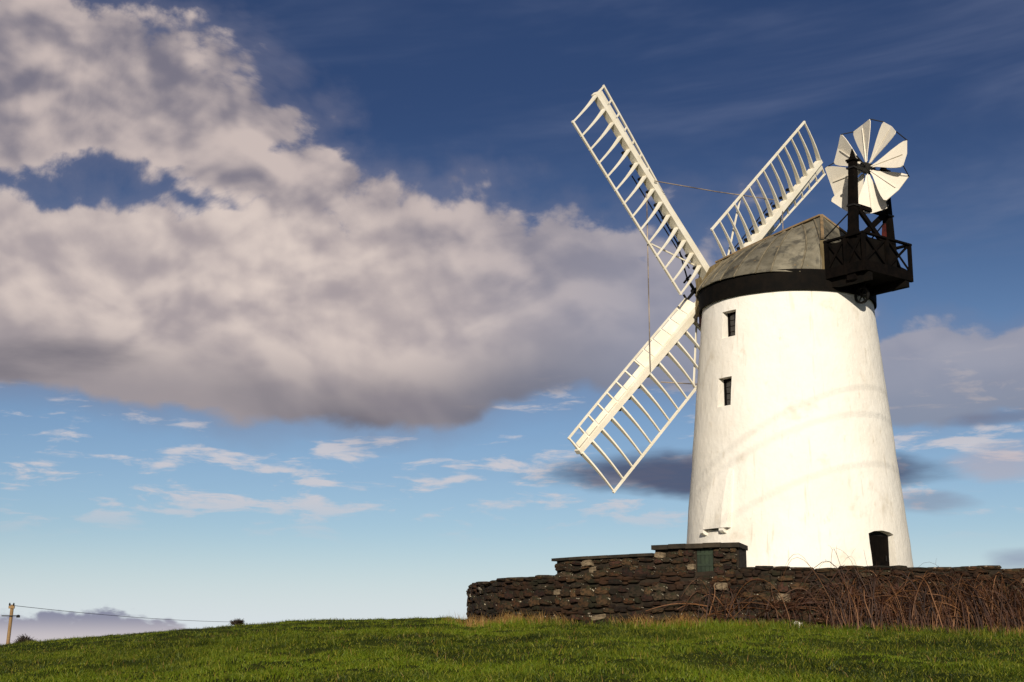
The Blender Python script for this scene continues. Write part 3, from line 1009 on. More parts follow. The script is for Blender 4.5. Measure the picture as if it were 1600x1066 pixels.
def make_fantail():
    p = Matrix.Rotation(PSI - PI / 2, 4, 'Z') @ Vector((3.27, 0, 3.68))
    root = empty('fantail', (TX + p.x, TY + p.y, CAPZ + p.z), (0, 0, PSI - PI / 2))
    root.scale = (1.05, 1.05, 1.05)
    tag(root, 'eight bladed white fan wheel raised on black posts behind the cap', 'fantail')
    h = MB(); h.lathe([(0.03, -0.22), (0.13, -0.22), (0.16, -0.10), (0.16, 0.10), (0.13, 0.22), (0.03, 0.22)], 16, (0, 0, 0), 'Y'); h.build('hub', M_IRON, root)
    h = MB(); h.tube([(0, -0.86, 0), (0, 0.86, 0)], 0.045, 8); h.build('fan_shaft', M_IRON, root)
    for k in range(5):
        a = k * 2 * PI / 5
        h = MB(); h.beam((0.1 * math.cos(a), -0.2, 0.1 * math.sin(a)), (0.24 * math.cos(a), -0.55, 0.24 * math.sin(a)), 0.03, 0.03); h.build('striking_rod', M_IRON, root)
    # blade built along +X, in the XZ plane, pitched about X
    prof = [(0.20, 0.05), (0.34, 0.09), (0.55, 0.19), (0.80, 0.315), (1.05, 0.42), (1.26, 0.47), (1.34, 0.44)]
    vs, fs = [], []
    for y in (-0.010, 0.010):
        for r, w in prof:
            for q in (-1, 0, 1):
                tip = -0.03 * abs(q) if r > 1.1 else 0
                vs.append((r + tip, y + (0.03 if q == 0 else -0.015) * min(1, r), q * w))
    n = len(prof); S = n * 3
    for i in range(n - 1):
        for q in range(2):
            a = i * 3 + q
            fs.append((a, a + 1, a + 4, a + 3)); fs.append((S + a, S + a + 3, S + a + 4, S + a + 1))
        for q in (0, 2):
            a = i * 3 + q
            fs.append((a, a + 3, S + a + 3, S + a) if q == 0 else (a, S + a, S + a + 3, a + 3))
    for i in (0, n - 1):
        for q in range(2):
            a = i * 3 + q; fs.append((a, S + a, S + a + 1, a + 1))
    bl = MB(); bl.add(vs, fs); bme = bl.mesh('fan_blade', M_FANWHITE)
    rb = MB(); rb.beam((0.1, -0.014, 0), (1.22, -0.005, 0), 0.035, 0.035, 0.02, 0.02, up=(0, 1, 0)); rme = rb.mesh('blade_rib', M_FANWHITE)
    tips = []
    for k in range(8):
        a = R(4) + k * PI / 4
        rot = Matrix.Rotation(-a, 4, 'Y') @ Matrix.Rotation(R(FAN_PITCH), 4, 'X')
        o = link_mesh('fan_blade', bme, root); o.rotation_euler = rot.to_euler()
        link_mesh('blade_rib', rme, o)
        tips.append((rot @ Vector((1.31, 0, 0.45)), rot @ Vector((1.31, 0, -0.45))))
    for k in range(8):
        h = MB(); h.tube([tips[k][0], tips[(k + 1) % 8][1]], 0.016, 5); h.build('tie_rod', M_IRON, root)
    return root


FAN_PITCH = -22
make_fantail()


# ------------------------------------------------------------------ sails
def make_sails():
    TILT = R(5); D = 3.01
    ps = R(38.5)
    nx, ny = -math.sin(ps) * math.cos(TILT), math.cos(ps) * math.cos(TILT)
    hub = (TX + nx * D, TY + ny * D, 11.825 + EYE)
    mat = Matrix.Rotation(ps, 4, 'Z') @ Matrix.Rotation(TILT, 4, 'X')       # local X across, Y along the windshaft (away), Z up
    root = empty('windmill_sails', hub, mat.to_euler())
    tag(root, 'set of cream lattice windmill sails on the far side of the cap', 'windmill sails')
    m = MB(); m.lathe([(0.02, -0.55), (0.30, -0.55), (0.34, -0.35), (0.34, 0.30), (0.24, 0.42), (0.02, 0.42)], 16, (0, 0, 0), 'Y'); m.build('hub', M_IRON, root)
    m = MB(); m.tube([(0, -0.5, 0), (0, -2.4, -0.05)], 0.20, 10); m.build('windshaft', M_IRON, root)
    L = 7.62; NBAR = 14
    XB = [0.98 + (L - 0.06 - 0.98) * i / (NBAR - 1) for i in range(NBAR)]
    WIDE, NARR = 1.66, 0.52

    def beta(x, z=1.0):
        """weather angle: slight on the lattice side, strong at the heel on the leading side"""
        return R(10) if z > 0 else R(44 - 36 * (x - 0.9) / (L - 0.9))

    def lat(x, z, bow=True):
        """point of the twisted lattice: z across (wide side +)"""
        b = beta(x, z)
        y = -math.sin(b) * z
        if bow and z > 0: y += -0.06 * math.sin(PI * min(1, z / WIDE))
        return Vector((x, y, z * math.cos(b)))
    w = MB()
    w.beam((0.0, 0.02, 0), (2.6, 0.02, 0), 0.25, 0.40, 0.22, 0.34, up=(0, 1, 0))
    w.beam((2.6, 0.02, 0), (L, 0.02, 0), 0.22, 0.34, 0.15, 0.22, up=(0, 1, 0))
    wme = w.mesh('sail', M_CREAM)
    bars = []
    for x in XB:
        b = MB()
        zs = [-NARR, -0.12, 0.12, 0.35, 0.62, 0.92, 1.22, WIDE + 0.04]
        dep = [0.05, 0.08, 0.16, 0.14, 0.115, 0.09, 0.072, 0.055]
        ths = [0.04, 0.05, 0.055, 0.052, 0.048, 0.044, 0.04, 0.036]
        vs, fs = [], []
        for z, d, t in zip(zs, dep, ths):
            p = lat(x, z); yv = Vector((0, math.cos(beta(x)), math.sin(beta(x))))
            for i, j in ((-1, -1), (1, -1), (1, 1), (-1, 1)):
                vs.append(p + Vector((t / 2 * i, 0, 0)) + yv * (d / 2 * j))
        for k in range(len(zs) - 1):
            o = 4 * k
            for q in range(4):
                fs.append((o + q, o + (q + 1) % 4, o + 4 + (q + 1) % 4, o + 4 + q))
        fs.append((3, 2, 1, 0)); e = 4 * (len(zs) - 1); fs.append((e, e + 1, e + 2, e + 3))
        b.add(vs, fs); bars.append(b.mesh('sail_bar', M_CREAM))
    def railmesh(z, wd, x0, x1, n=12):
        r = MB()
        pts = [lat(x0 + (x1 - x0) * i / n, z) for i in range(n + 1)]
        vs, fs = [], []
        for p in pts:
            for i, j in ((-1, -1), (1, -1), (1, 1), (-1, 1)): vs.append(p + Vector((0, wd / 2 * i, wd / 2 * j)))
        for k in range(n):
            o = 4 * k
            for q in range(4): fs.append((o + q, o + 4 + q, o + 4 + (q + 1) % 4, o + (q + 1) % 4))
        fs.append((0, 1, 2, 3)); e = 4 * n; fs.append((e + 3, e + 2, e + 1, e))
        r.add(vs, fs); return r.mesh('hemlath', M_CREAM)
    hem = railmesh(WIDE, 0.065, XB[0] - 0.03, L - 0.02)
    lead = railmesh(-NARR, 0.055, XB[0] - 0.03, L - 0.02)
    # leading boards: full width near the hub, half width further out, one plank per bay
    boards = []
    for i in range(NBAR - 1):
        zo = -NARR + 0.03 if i < 6 else -0.27
        x0, x1 = XB[i] + 0.03, XB[i + 1] - 0.03
        vs = []
        for off in (-0.065, -0.045):
            for x, z in ((x0, -0.115), (x1, -0.115), (x1, zo), (x0, zo)): vs.append(lat(x, z) + Vector((0, off, 0)))
        b = MB(); b.add(vs, [(0, 1, 2, 3), (7, 6, 5, 4), (0, 4, 5, 1), (1, 5, 6, 2), (2, 6, 7, 3), (3, 7, 4, 0)])
        boards.append(b.mesh('leading_board', M_CREAM))
    rod = MB(); rod.tube([(1.0, 0.34, 0.20), (L * 0.62, 0.28, 0.26)], 0.022, 5); rodm = rod.mesh('shutter_rod', M_IRON)
    lug = MB(); lug.box((0, 0, 0), (0.04, 0, 0), (0, 0.07, 0), (0, 0, 0.04)); lugm = lug.mesh('lug', M_IRON)
    diag = MB(); diag.beam(lat(XB[0] + 0.1, 0.16) + Vector((0, 0.16, 0)), lat(XB[4], WIDE - 0.05) + Vector((0, 0.07, 0)), 0.045, 0.045); diagm = diag.mesh('brace', M_CREAM)
    TH = 0.813
    for k in range(4):
        s = link_mesh('sail', wme, root, rot=(0, -(TH + k * PI / 2), 0), scale=((0.96, 1.0, 1.055, 1.0)[k], 1, 1))
        for b in bars: link_mesh('sail_bar', b, s)
        link_mesh('hemlath', hem, s); link_mesh('leading_rail', lead, s)
        for b in boards: link_mesh('leading_board', b, s)
        link_mesh('shutter_rod', rodm, s); link_mesh('brace', diagm, s)
        for x in XB[:10]: link_mesh('lug', lugm, s, loc=(x, 0.10, 0.20))
    # spider of the striking gear in front of the hub
    sp = MB(); sp.lathe([(0.01, 0.42), (0.07, 0.42), (0.07, 1.05), (0.01, 1.05)], 10, (0, 0, 0), 'Y'); spo = sp.build('spider', M_IRON, root)
    for k in range(4):
        a = TH + k * PI / 2
        d = Vector((math.cos(a), 0, math.sin(a)))
        b = MB(); b.beam(Vector((0, 0.92, 0)), Vector((0, 0.92, 0)) + d * 0.55, 0.09, 0.07, 0.07, 0.05, up=(0, 1, 0)); b.build('spider_arm', M_IRON, spo)
        b = MB(); b.tube([Vector((0, 0.92, 0)) + d * 0.5, d * 1.9 + Vector((0, 0.42, 0)) + d.cross(Vector((0, 1, 0))) * 0.0, d * 3.4 + Vector((0, 0.34, 0))], 0.028, 5); b.build('spider_rod', M_IRON, spo)
        b = MB(); q = d.cross(Vector((0, 1, 0))); c = Vector((0, 0.92, 0)) + d * 0.50
        b.beam(c - q * 0.22, c + q * 0.22, 0.05, 0.05, up=(0, 1, 0)); b.build('crosshead', M_IRON, spo)
    # stay ropes between neighbouring sails
    for k in range(4):
        a, b2 = TH + k * PI / 2, TH + (k + 1) * PI / 2
        e2 = Vector((-math.sin(a), 0, math.cos(a)))
        p = Vector((math.cos(a), 0, math.sin(a))) * 4.15 + e2 * 0.55; q = Vector((math.cos(b2), 0, math.sin(b2))) * 4.25
        p.y = q.y = -0.20
        b = MB(); b.tube([p, p.lerp(q, 0.5) + Vector((0, 0, -0.03)), q], 0.019, 5); b.build('stay_rope', M_ROPE, root)


make_sails()


# ------------------------------------------------------------------ yard wall of rubble stones
def stone_mesh(i, mat, rng):
    bm = bmesh.new()
    bmesh.ops.create_cube(bm, size=2)
    bmesh.ops.subdivide_edges(bm, edges=bm.edges[:], cuts=1, use_grid_fill=True)
    for v in bm.verts:
        c = v.co
        k = sum(1 for q in c if abs(q) > 0.5)
        f = {1: 1.0, 2: 0.93, 3: 0.80}[k]
        v.co = Vector((c.x * f, c.y * f, c.z * f)) + Vector((rng.uniform(-1, 1) * 0.10, rng.uniform(-1, 1) * 0.13, rng.uniform(-1, 1) * 0.10))
    me = bpy.data.meshes.new('stone'); bm.to_mesh(me); bm.free()
    me.materials.append(mat)
    return me


STONES = []
_r = random.Random(9)
for _i in range(30):
    STONES.append(stone_mesh(_i, M_STONE[_i % 6], _r))
PALE = [stone_mesh(99, M_PALE, _r) for _ in range(3)]
WTOP = 2.08                                  # wall top above the eye
A_CAM = math.atan2(-TY, -TX)                 # bearing from the mill to the camera


def wall_angle(u):
    """angle round the mill at which the wall face is seen at photograph column u"""
    a = math.atan((u - 800) / FPX / CP)
    dx, dy = math.sin(a), math.cos(a)
    b = -(dx * TX + dy * TY); c = TX ** 2 + TY ** 2 - WALL_R ** 2
    q = b * b - c
    if q < 0: q = 0
    t = -b - math.sqrt(q)
    return math.atan2(dy * t - TY, dx * t - TX)


def wpt(a, r): return Vector((TX + r * math.cos(a), TY + r * math.sin(a), 0))


def arc_block(a0, a1, r0, r1, zlo, zhi, n):
    """curved block; zlo/zhi are functions of the angle"""
    m = MB(); vs, fs = [], []
    for i in range(n + 1):
        a = a0 + (a1 - a0) * i / n
        for r, z in ((r0, zlo(a)), (r1, zlo(a)), (r1, zhi(a)), (r0, zhi(a))):
            p = wpt(a, r); p.z = z; vs.append(p)
    for i in range(n):
        for q in range(4):
            fs.append((4 * i + q, 4 * i + (q + 1) % 4, 4 * i + 4 + (q + 1) % 4, 4 * i + 4 + q))
    fs.append((3, 2, 1, 0)); e = 4 * n; fs.append((e, e + 1, e + 2, e + 3))
    return m.add(vs, fs)


def foot(a):
    p = wpt(a, WALL_R + 0.15); return gz(p.x, p.y)


def face_stones(rng, parent, a0, a1, zlo, zhi, limit=300, minw=0.15, maxw=0.46, rad=WALL_R, hmin=0.10, hmax=0.22, step=None):
    """random rubble: courses that start and stop, stones of uneven height"""
    out = []
    base = min(zlo(a0), zlo((a0 + a1) / 2), zlo(a1)) - 0.05
    top = max(zhi(a0), zhi((a0 + a1) / 2), zhi(a1))
    z = base
    while z < top:
        h = rng.uniform(hmin, hmax)
        a = a0
        while a < a1:
            w = rng.uniform(minw, maxw) * (0.75 + h * 1.4)
            am = a + w / 2 / rad
            if a + w / rad > a1:
                w = (a1 - a) * rad
                if w < 0.08: break
                am = a + w / 2 / rad
            hh = h * rng.choice((0.72, 0.9, 1.0, 1.1, 1.3)); zc = z + h / 2 + rng.uniform(-0.05, 0.05)
            lo, hi = zlo(am), zhi(am)
            if zc + hh / 2 > lo + 0.02 and zc - hh / 2 < hi - 0.05:
                if zc + hh / 2 > hi - 0.02: hh = max(0.06, (hi - 0.01) - (zc - hh / 2)); zc = hi - 0.01 - hh / 2
                out.append((am, zc, w, hh))
                # sometimes two thin stones instead of one
            a += w / rad
        z += h
    out.sort(key=lambda s: -s[2] * s[3])
    M2 = parent.matrix_world
    org = parent.location
    rest = MB()
    for i, (am, zc, w, hh) in enumerate(out):
        me = rng.choice(STONES) if rng.random() > 0.025 else rng.choice(PALE)
        dep = rng.uniform(0.07, 0.11)
        c = wpt(am, rad - 0.045 + rng.uniform(-0.02, 0.025)); c.z = zc
        rot = (rng.uniform(-0.06, 0.06), rng.uniform(-0.16, 0.16), am + PI / 2 + rng.uniform(-0.10, 0.10))
        sc = (max(0.03, w / 2 - 0.006) * (1 if rng.random() < 0.5 else -1), dep, max(0.025, hh / 2 - 0.005))
        if i < limit:
            link_mesh('stone', me, parent, loc=c - org, rot=rot, scale=(abs(sc[0]), dep, sc[2]))
        else:
            mt = Matrix.Translation(c - org) @ Matrix.Rotation(rot[2], 4, 'Z') @ Matrix.Diagonal((abs(sc[0]), dep, sc[2], 1))
            rest.add([mt @ v.co for v in me.vertices], [tuple(p.vertices) for p in me.polygons])
    if rest.v:
        o = rest.build('small_stones', M_STONE[0], parent); o['kind'] = 'stuff'
    return len(out)


def make_wall():
    rng = random.Random(21)
    aL = A_CAM - 1.42 if False else wall_angle(735) - 0.30
    aR = wall_angle(1640)
    top = lambda a: WTOP + EYE + 0.02 * math.sin(a * 23) + 0.015 * math.sin(a * 57)
    p0 = wpt(A_CAM, WALL_R - 0.25)
    root = empty('yard_wall', (p0.x, p0.y, foot(A_CAM)))
    tag(root, 'long low dark rubble stone wall curving round the foot of the mill', 'stone wall')
    m = arc_block(aL, aR, WALL_R - 0.55, WALL_R - 0.06, lambda a: foot(a) - 0.5, lambda a: top(a) - 0.03, 120)
    m.v = [tuple(Vector(v) - root.location) for v in m.v]
    m.build('wall_core', M_MORTAR, root)
    n = face_stones(rng, root, aL, aR, foot, lambda a: top(a) - 0.06, 298)
    # rough coping stones along the top
    a = aL
    k = 0
    u862, u1160 = wall_angle(866), wall_angle(1142)
    while a < aR:
        w = rng.uniform(0.3, 0.62)
        am = a + w / 2 / WALL_R
        if not (u862 < am < u1160):
            c = wpt(am, WALL_R - 0.26); c.z = top(am) - 0.02 + rng.uniform(-0.02, 0.015)
            me = rng.choice(STONES)
            link_mesh('coping_stone', me, root, loc=c - root.location, rot=(rng.uniform(-.03, .03), rng.uniform(-.04, .04), am + PI / 2), scale=(w / 2 - 0.004, 0.29, 0.055))
        a += w / WALL_R
    print('wall stones', n)

    # raised part: small outhouse built into the wall, flat slabs on top and a green hatch door
    a0, a1, a2 = wall_angle(864), wall_angle(1014), wall_angle(1143)
    c0 = wpt((a0 + a2) / 2, WALL_R - 0.5)
    oh = empty('stone_outhouse', (c0.x, c0.y, WTOP + EYE - 0.02))
    tag(oh, 'low stone outhouse with flat slab roof and green hatch, raised above the wall', 'outhouse')
    z1, z2 = 2.47 + EYE, 2.62 + EYE
    base = lambda a: WTOP + EYE - 0.08
    m = arc_block(a0, a1, WALL_R - 1.1, WALL_R - 0.09, base, lambda a: z1 - 0.03, 20)
    m.v = [tuple(Vector(v) - oh.location) for v in m.v]; m.build('outhouse_wall', M_MORTAR, oh)
    ad0, ad1 = wall_angle(1078), wall_angle(1103)
    for (p, q) in ((a1, ad0), (ad1, a2)):
        m = arc_block(p + 0.0005, q - 0.0005, WALL_R - 1.1, WALL_R - 0.10, base, lambda a: z2 - 0.03, 12)
        m.v = [tuple(Vector(v) - oh.location) for v in m.v]; m.build('outhouse_wall', M_MORTAR, oh)
    face_stones(rng, oh, a0, a1, base, lambda a: z1 - 0.04, 140, 0.16, 0.45, WALL_R - 0.03, 0.11, 0.19)
    face_stones(rng, oh, a1, ad0 - 0.002, base, lambda a: z2 - 0.04, 60, 0.14, 0.36, WALL_R - 0.04, 0.10, 0.17)
    face_stones(rng, oh, ad1 + 0.002, a2 - 0.004, base, lambda a: z2 - 0.04, 60, 0.14, 0.36, WALL_R - 0.04, 0.10, 0.17)
    def slabs(p, q, z, n, h, over):
        for i in range(n):
            s0, s1 = p + (q - p) * i / n + 0.0004, p + (q - p) * (i + 1) / n - 0.0004
            dz = rng.uniform(-0.006, 0.008)
            m = arc_block(s0, s1, WALL_R - 1.15, WALL_R + over + rng.uniform(-0.01, 0.015), lambda a: z - h + dz, lambda a: z + dz, 3)
            m.v = [tuple(Vector(v) - oh.location) for v in m.v]
            m.build('roof_slab', M_COPING, oh)
    slabs(a0 - 0.006, a1 - 0.001, z1 + 0.035, 5, 0.07, 0.05)
    slabs(a1 - 0.002, a2 + 0.004, z2 + 0.07, 5, 0.11, 0.07)
    # green hatch
    am = (ad0 + ad1) / 2
    m = arc_block(ad0 + 0.0006, ad1 - 0.0006, WALL_R - 0.20, WALL_R - 0.12, lambda a: base(a) + 0.02, lambda a: z2 - 0.04, 2)
    m.v = [tuple(Vector(v) - oh.location) for v in m.v]; d = m.build('door', M_GREEN, oh)
    for i in range(4):
        s0, s1 = ad0 + (ad1 - ad0) * (i + 0.06) / 4, ad0 + (ad1 - ad0) * (i + 0.94) / 4
        m = arc_block(s0, s1, WALL_R - 0.118, WALL_R - 0.100, lambda a: base(a) + 0.03, lambda a: z2 - 0.05, 2)
        m.v = [tuple(Vector(v) - oh.location) for v in m.v]; m.build('door_board', M_GREEN, d)
    for zz in (0.16, 0.42):
        m = arc_block(ad0 + 0.001, ad1 - 0.001, WALL_R - 0.098, WALL_R - 0.085, lambda a: base(a) + zz, lambda a: base(a) + zz + 0.05, 2)
        m.v = [tuple(Vector(v) - oh.location) for v in m.v]; m.build('door_ledge', M_GREEN, d)


make_wall()


# ------------------------------------------------------------------ brambles, dry grass, weeds along the wall foot
def stems(rng, n, ua, ub, hmax, name, label, cat, kind=None, rad=0.008, base_out=(0.10, 0.65)):
    """bare bramble canes: some rise against the wall, some arch over and root again, some lie across the rest"""
    m = MB()
    for i in range(n):
        u = rng.uniform(ua, ub)
        a = wall_angle(u); out = rng.uniform(*base_out)
        p = wpt(a, WALL_R + out); p.z = gz(p.x, p.y) - 0.02
        er = Vector((math.cos(a), math.sin(a), 0)); et = Vector((-math.sin(a), math.cos(a), 0))
        kind_ = rng.random()
        h = hmax * rng.uniform(0.45, 1.10)
        K = 10
        ph, am = rng.uniform(0, 6), rng.uniform(0.015, 0.07)
        lean = -out + rng.uniform(0.03, 0.22)
        pts = []
        if kind_ < 0.42:                                     # upright cane
            drift = rng.uniform(-0.6, 0.6) * h
            for k in range(K + 1):
                t = k / K
                pts.append(p + Vector((0, 0, h * math.sin(t * PI * 0.5) ** 0.85)) + et * (drift * t ** 1.6 + am * math.sin(ph + 6 * t)) + er * (lean * t + am * 0.5 * math.cos(ph + 5 * t)))
        elif kind_ < 0.80:                                   # arching cane
            drift = rng.choice((-1, 1)) * rng.uniform(0.5, 1.5); e = rng.uniform(0.65, 0.97)
            for k in range(K + 1):
                t = k / K
                pts.append(p + Vector((0, 0, h * math.sin(t * PI * e))) + et * (drift * t + am * math.sin(ph + 6 * t)) + er * (lean * math.sin(t * PI * e) + am * 0.5 * math.cos(ph + 5 * t)))
        else:                                                # cane lying across the others
            drift = rng.choice((-1, 1)) * rng.uniform(0.7, 1.6); z0 = h * rng.uniform(0.1, 0.8); z1 = z0 + rng.uniform(-0.3, 0.5) * h
            z1 = min(max(z1, 0.05), hmax)
            for k in range(K + 1):
                t = k / K
                pts.append(p + Vector((0, 0, z0 + (z1 - z0) * t + 0.12 * math.sin(t * PI))) + et * (drift * t) + er * (lean * 0.7 + am * math.cos(ph + 7 * t)))
        rr = rad * rng.choice((0.6, 0.8, 0.8, 1.1, 1.9))
        m.tube(pts, rr, 3, rr * 0.4, False)
        for s_ in range(rng.randint(0, 3)):                  # side twigs
            k = rng.randint(2, K - 1)
            dv = et * rng.uniform(-0.25, 0.25) + er * rng.uniform(0, 0.10) + Vector((0, 0, rng.uniform(-0.12, 0.22)))
            m.tube([pts[k], pts[k] + dv * 0.5 + Vector((0, 0, 0.03)), pts[k] + dv], rr * 0.5, 3, rr * 0.25, False)
    o = m.build(name, M_STEM)
    tag(o, label, cat, kind=kind)
    return o


def tufts(rng, spots, name, label, mat, h, n=26, spread=0.09, kind='stuff', wd=0.010):
    X, Y, S = [], [], []
    for (x, y, q) in spots:
        k = int(n * q)
        X += list(x + rng.normal(0, spread * q, k)); Y += list(y + rng.normal(0, spread * q, k)); S += [q] * k
    X, Y, S = np.array(X), np.array(Y), np.array(S)
    keep = np.hypot(X - TX, Y - TY) > WALL_R + 0.04
    X, Y, S = X[keep], Y[keep], S[keep]
    o = blades(rng, X, Y, ground_z(X, Y), h * (0.5 + 0.6 * S), wd, 0.55, name, mat)
    tag(o, label, 'grass', kind=kind)
    return o


def make_plants():
    rng = random.Random(4); nr = np.random.default_rng(8)
    stems(rng, 780, 1275, 1645, 1.32, 'bramble_thicket', 'tangled bare brown bramble stems covering the right half of the wall', 'brambles', 'stuff')
    stems(rng, 60, 1090, 1160, 1.10, 'bramble_bush', 'small bare bramble clump against the wall below the green hatch', 'bramble')
    stems(rng, 34, 1165, 1290, 1.05, 'bramble_stem', 'sparse bare bramble stems on the bare middle stretch of wall', 'bramble', 'stuff')
    # long shoots standing above the wall top
    stems(rng, 42, 1240, 1620, 1.78, 'bramble_shoot', 'thin bramble shoots arching above the wall top on the right', 'bramble', 'stuff', rad=0.007)

    def spot(u, out): p = wpt(wall_angle(u), WALL_R + out); return p.x, p.y
    sp = []
    for i in range(230):
        u = rng.choice([rng.uniform(735, 860), rng.uniform(735, 1040), rng.uniform(1180, 1600), rng.uniform(1440, 1620), rng.uniform(1000, 1200)])
        x, y = spot(max(738, u), rng.uniform(0.10, 0.75 if u < 1150 else 1.1)); sp.append((x, y, rng.choice((0.3, 0.5, 0.8, 1.5 if u < 1150 else 0.6))))
    for i in range(14): 
        a = wall_angle(738) - rng.uniform(0.0, 0.12); p = wpt(a, WALL_R + rng.uniform(0.1, 0.5)); sp.append((p.x - 0.2, p.y, rng.uniform(0.4, 0.9)))
    tufts(nr, sp, 'dry_grass', 'tufts of orange dry grass along the foot of the wall', M_DRY, 0.23, 24)
    sp = []
    for i in range(330):
        u = rng.uniform(740, 1640); x, y = spot(u, rng.uniform(0.15, 1.1)); sp.append((x, y, rng.choice((0.4, 0.7, 1.0, 1.9))))
    tufts(nr, sp, 'long_grass', 'longer bright green grass in a fringe below the wall', M_GRASS, 0.125, 34, 0.16, wd=0.013)
    # leafy weeds
    for (u, out, s, lb) in ((1418, 0.75, 1.0, 'spiky dark green thistle growing in front of the brambles'),
                            (1150, 0.35, 0.9, 'leafy green weed at the foot of the small bramble clump'),
                            (832, 0.22, 0.6, 'small green dock plant by the left end of the wall'),
                            (1330, 0.55, 0.7, 'low green weed at the left edge of the bramble thicket')):
        x, y = spot(u, out); z = gz(x, y)
        root = empty('weed', (x, y, z)); tag(root, lb, 'weed')
        for k in range(int(16 * s) + 4):
            a = rng.uniform(0, 2 * PI); l = rng.uniform(0.14, 0.32) * s ** 0.5; w = 0.028
            e = Vector((math.cos(a), math.sin(a), 0)); q = Vector((-math.sin(a), math.cos(a), 0)); up = rng.uniform(0.25, 1.1)
            vs = []
            for t, ww, in ((0, 0.25), (0.35, 1), (0.7, 0.8), (1, 0.05)):
                c = e * l * t + Vector((0, 0, l * (up * t - 0.55 * t * t) + 0.01))
                vs += [c - q * w * ww + Vector((0, 0, 0.010 * ww)), c, c + q * w * ww + Vector((0, 0, 0.010 * ww))]
            fs = []
            for i in range(3):
                for j in range(2): fs.append((3 * i + j, 3 * i + j + 1, 3 * i + j + 4, 3 * i + j + 3))
            b = MB(); b.add(vs, fs); b.build('leaf', M_LEAF, root)
    # pale scrap of stone lying in the grass
    x, y = spot(1229, 0.16)
    o = link_mesh('fallen_stone', PALE[0], None, loc=(x, y, gz(x, y) + 0.13), scale=(0.10, 0.06, 0.075), rot=(0.2, 0.3, 0.4))
    o.data = o.data.copy(); o.data.materials[0] = material('chalky_stone', (0.75, 0.70, 0.62), 0.9)
    tag(o, 'small white stone lying in the grass in front of the wall', 'stone')


make_plants()
make_grass()


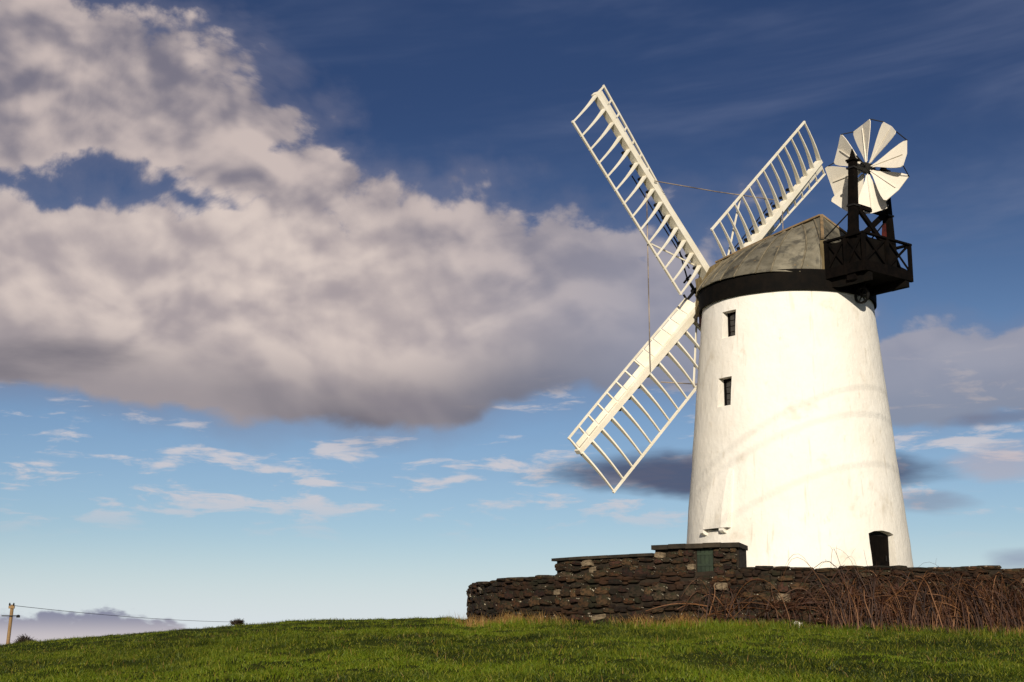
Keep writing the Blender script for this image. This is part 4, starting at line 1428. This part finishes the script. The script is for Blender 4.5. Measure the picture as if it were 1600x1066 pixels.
# ------------------------------------------------------------------ far left: pole, wire, shrubs
def make_far():
    d = 110.0
    def at(u, v, dist): r = ray(u, v); return r * (dist / math.hypot(r.x, r.y)) + Vector((0, 0, EYE))
    top = at(19.5, 945, d); bot = at(12.5, 1004, d)
    dirv = (top - bot).normalized()
    g = gz(bot.x, bot.y)
    base = bot + dirv * ((g - bot.z) / dirv.z)
    root = empty('utility_pole', base); tag(root, 'leaning wooden utility pole beyond the hill at far left', 'utility pole')
    t = top - base
    m = MB(); m.tube([Vector((0, 0, -0.3)), t * 0.5, t], 0.145, 10, 0.115); m.build('pole', M_POLE, root)
    m = MB(); m.beam(t + Vector((-0.20, -0.14, -0.18)), t + Vector((0.20, -0.14, -0.18)), 0.12, 0.18); m.build('crossarm', M_POLE, root)
    for sx in (-0.14, 0.14):
        m = MB(); m.lathe([(0.01, -0.08), (0.05, -0.08), (0.07, 0.0), (0.04, 0.12), (0.01, 0.12)], 8, t + Vector((sx, -0.16, 0.0))); m.build('insulator', M_IRON, root)
    c = t * (1 - 19 / 60 * 60 / 185) - Vector((0, 0, 0.0))
    c = (at(17.5, 963, d) - base)
    m = MB(); m.beam(c + Vector((-0.6, -0.2, 0.02)), c + Vector((0.55, -0.2, 0.02)), 0.06, 0.07); m.build('bracket', M_IRON, root)
    m = MB(); m.lathe([(0.01, -0.1), (0.12, -0.1), (0.14, 0.05), (0.01, 0.10)], 8, c + Vector((0.55, -0.2, 0.0))); m.build('lamp_insulator', M_IRON, root)
    # wire running away to the right
    q = at(372, 972, 170)
    pts = []
    for k in range(25):
        s = k / 24; p = (top + Vector((0, 0, -0.05))).lerp(q, s); p.z -= 0.5 * 4 * s * (1 - s) * 0.5; pts.append(p)
    w = MB(); w.tube(pts, 0.018, 4); o = w.build('overhead_wire', M_WIRE); tag(o, 'thin single wire strung rightward from the leaning utility pole', 'wire')

    def shrub(u, vtop, dist, wpx, name, label, n):
        rng = random.Random(int(u))
        tp = at(u, vtop, dist); gz0 = gz(tp.x, tp.y)
        root = empty(name, (tp.x, tp.y, gz0)); tag(root, label, 'shrub')
        H = tp.z - gz0; W = wpx * dist / FPX
        tr = MB()
        for k in range(5):
            a = rng.uniform(0, 6.28)
            tr.tube([(0, 0, -0.1), (math.cos(a) * W * 0.08, math.sin(a) * W * 0.08, H * 0.3), (math.cos(a) * W * 0.2, math.sin(a) * W * 0.2, H * 0.6)], 0.05, 5, 0.02, False)
        tr.build('trunk', M_TWIG, root)
        cr = MB()
        for k in range(n):
            a = rng.uniform(0, 6.28); rr = math.sqrt(rng.random()) * W * 0.5
            h0 = rng.uniform(0.15, 0.5) * H; h1 = H * (1 - 0.55 * (rr / (W * 0.5)) ** 2) * rng.uniform(0.8, 1.02)
            p0 = Vector((math.cos(a) * rr * 0.35, math.sin(a) * rr * 0.35, h0)); p1 = Vector((math.cos(a) * rr, math.sin(a) * rr, h1))
            pm = p0.lerp(p1, 0.5) + Vector((rng.uniform(-.06, .06), rng.uniform(-.06, .06), 0.08))
            cr.tube([p0, pm, p1], 0.018, 3, 0.006, False)
            for s in range(4):
                b = pm.lerp(p1, rng.random()); e = Vector((rng.uniform(-1, 1), rng.uniform(-1, 1), rng.uniform(-0.1, 1))) * 0.16
                cr.tube([b, b + e], 0.010, 3, 0.004, False)
        cr.build('crown', M_TWIG, root)
    shrub(40, 991, 78, 40, 'bare_shrub', 'low bare dark shrub just right of the leaning utility pole', 260)
    shrub(371, 970.5, 62, 17, 'distant_shrub', 'tiny dark shrub on the skyline where the wire meets the hill', 120)


make_far()


# ------------------------------------------------------------------ overhead power line between camera and sun; its cables draw the three soft lines on the tower
def make_power_line():
    cs = [(Vector((-0.351, 0.300, 0.887)), Vector((7.59, 41.74, 6.63))),
          (Vector((-0.324, 0.344, 0.881)), Vector((8.48, 41.60, 6.38))),
          (Vector((-0.309, 0.317, 0.896)), Vector((8.67, 41.50, 4.93)))]
    labs = ('uppermost of the three overhead power cables in front of the mill', 'middle one of the three overhead power cables in front of the mill', 'lowest of the three overhead power cables in front of the mill')
    for (nrm, c), lb in zip(cs, labs):
        # cable plane contains the sun direction and the observed chord across the tower
        chord = nrm.cross(SUN).cross(nrm)
        t = Vector((0.66, 0.75, 0)); t = t - nrm * (t.dot(nrm)); t.normalize()
        pn = SUN.cross(t).normalized()
        q = c + SUN * 24
        pts = []
        for k in range(13):
            s = -32 + 58 * k / 12
            p = q + t * s + Vector((0, 0, EYE)); pts.append(p)
        m = MB(); m.tube(pts, 0.0115, 5); o = m.build('power_cable', M_WIRE)
        tag(o, lb, 'cable', 'power cables passing in front of the mill')


make_power_line()
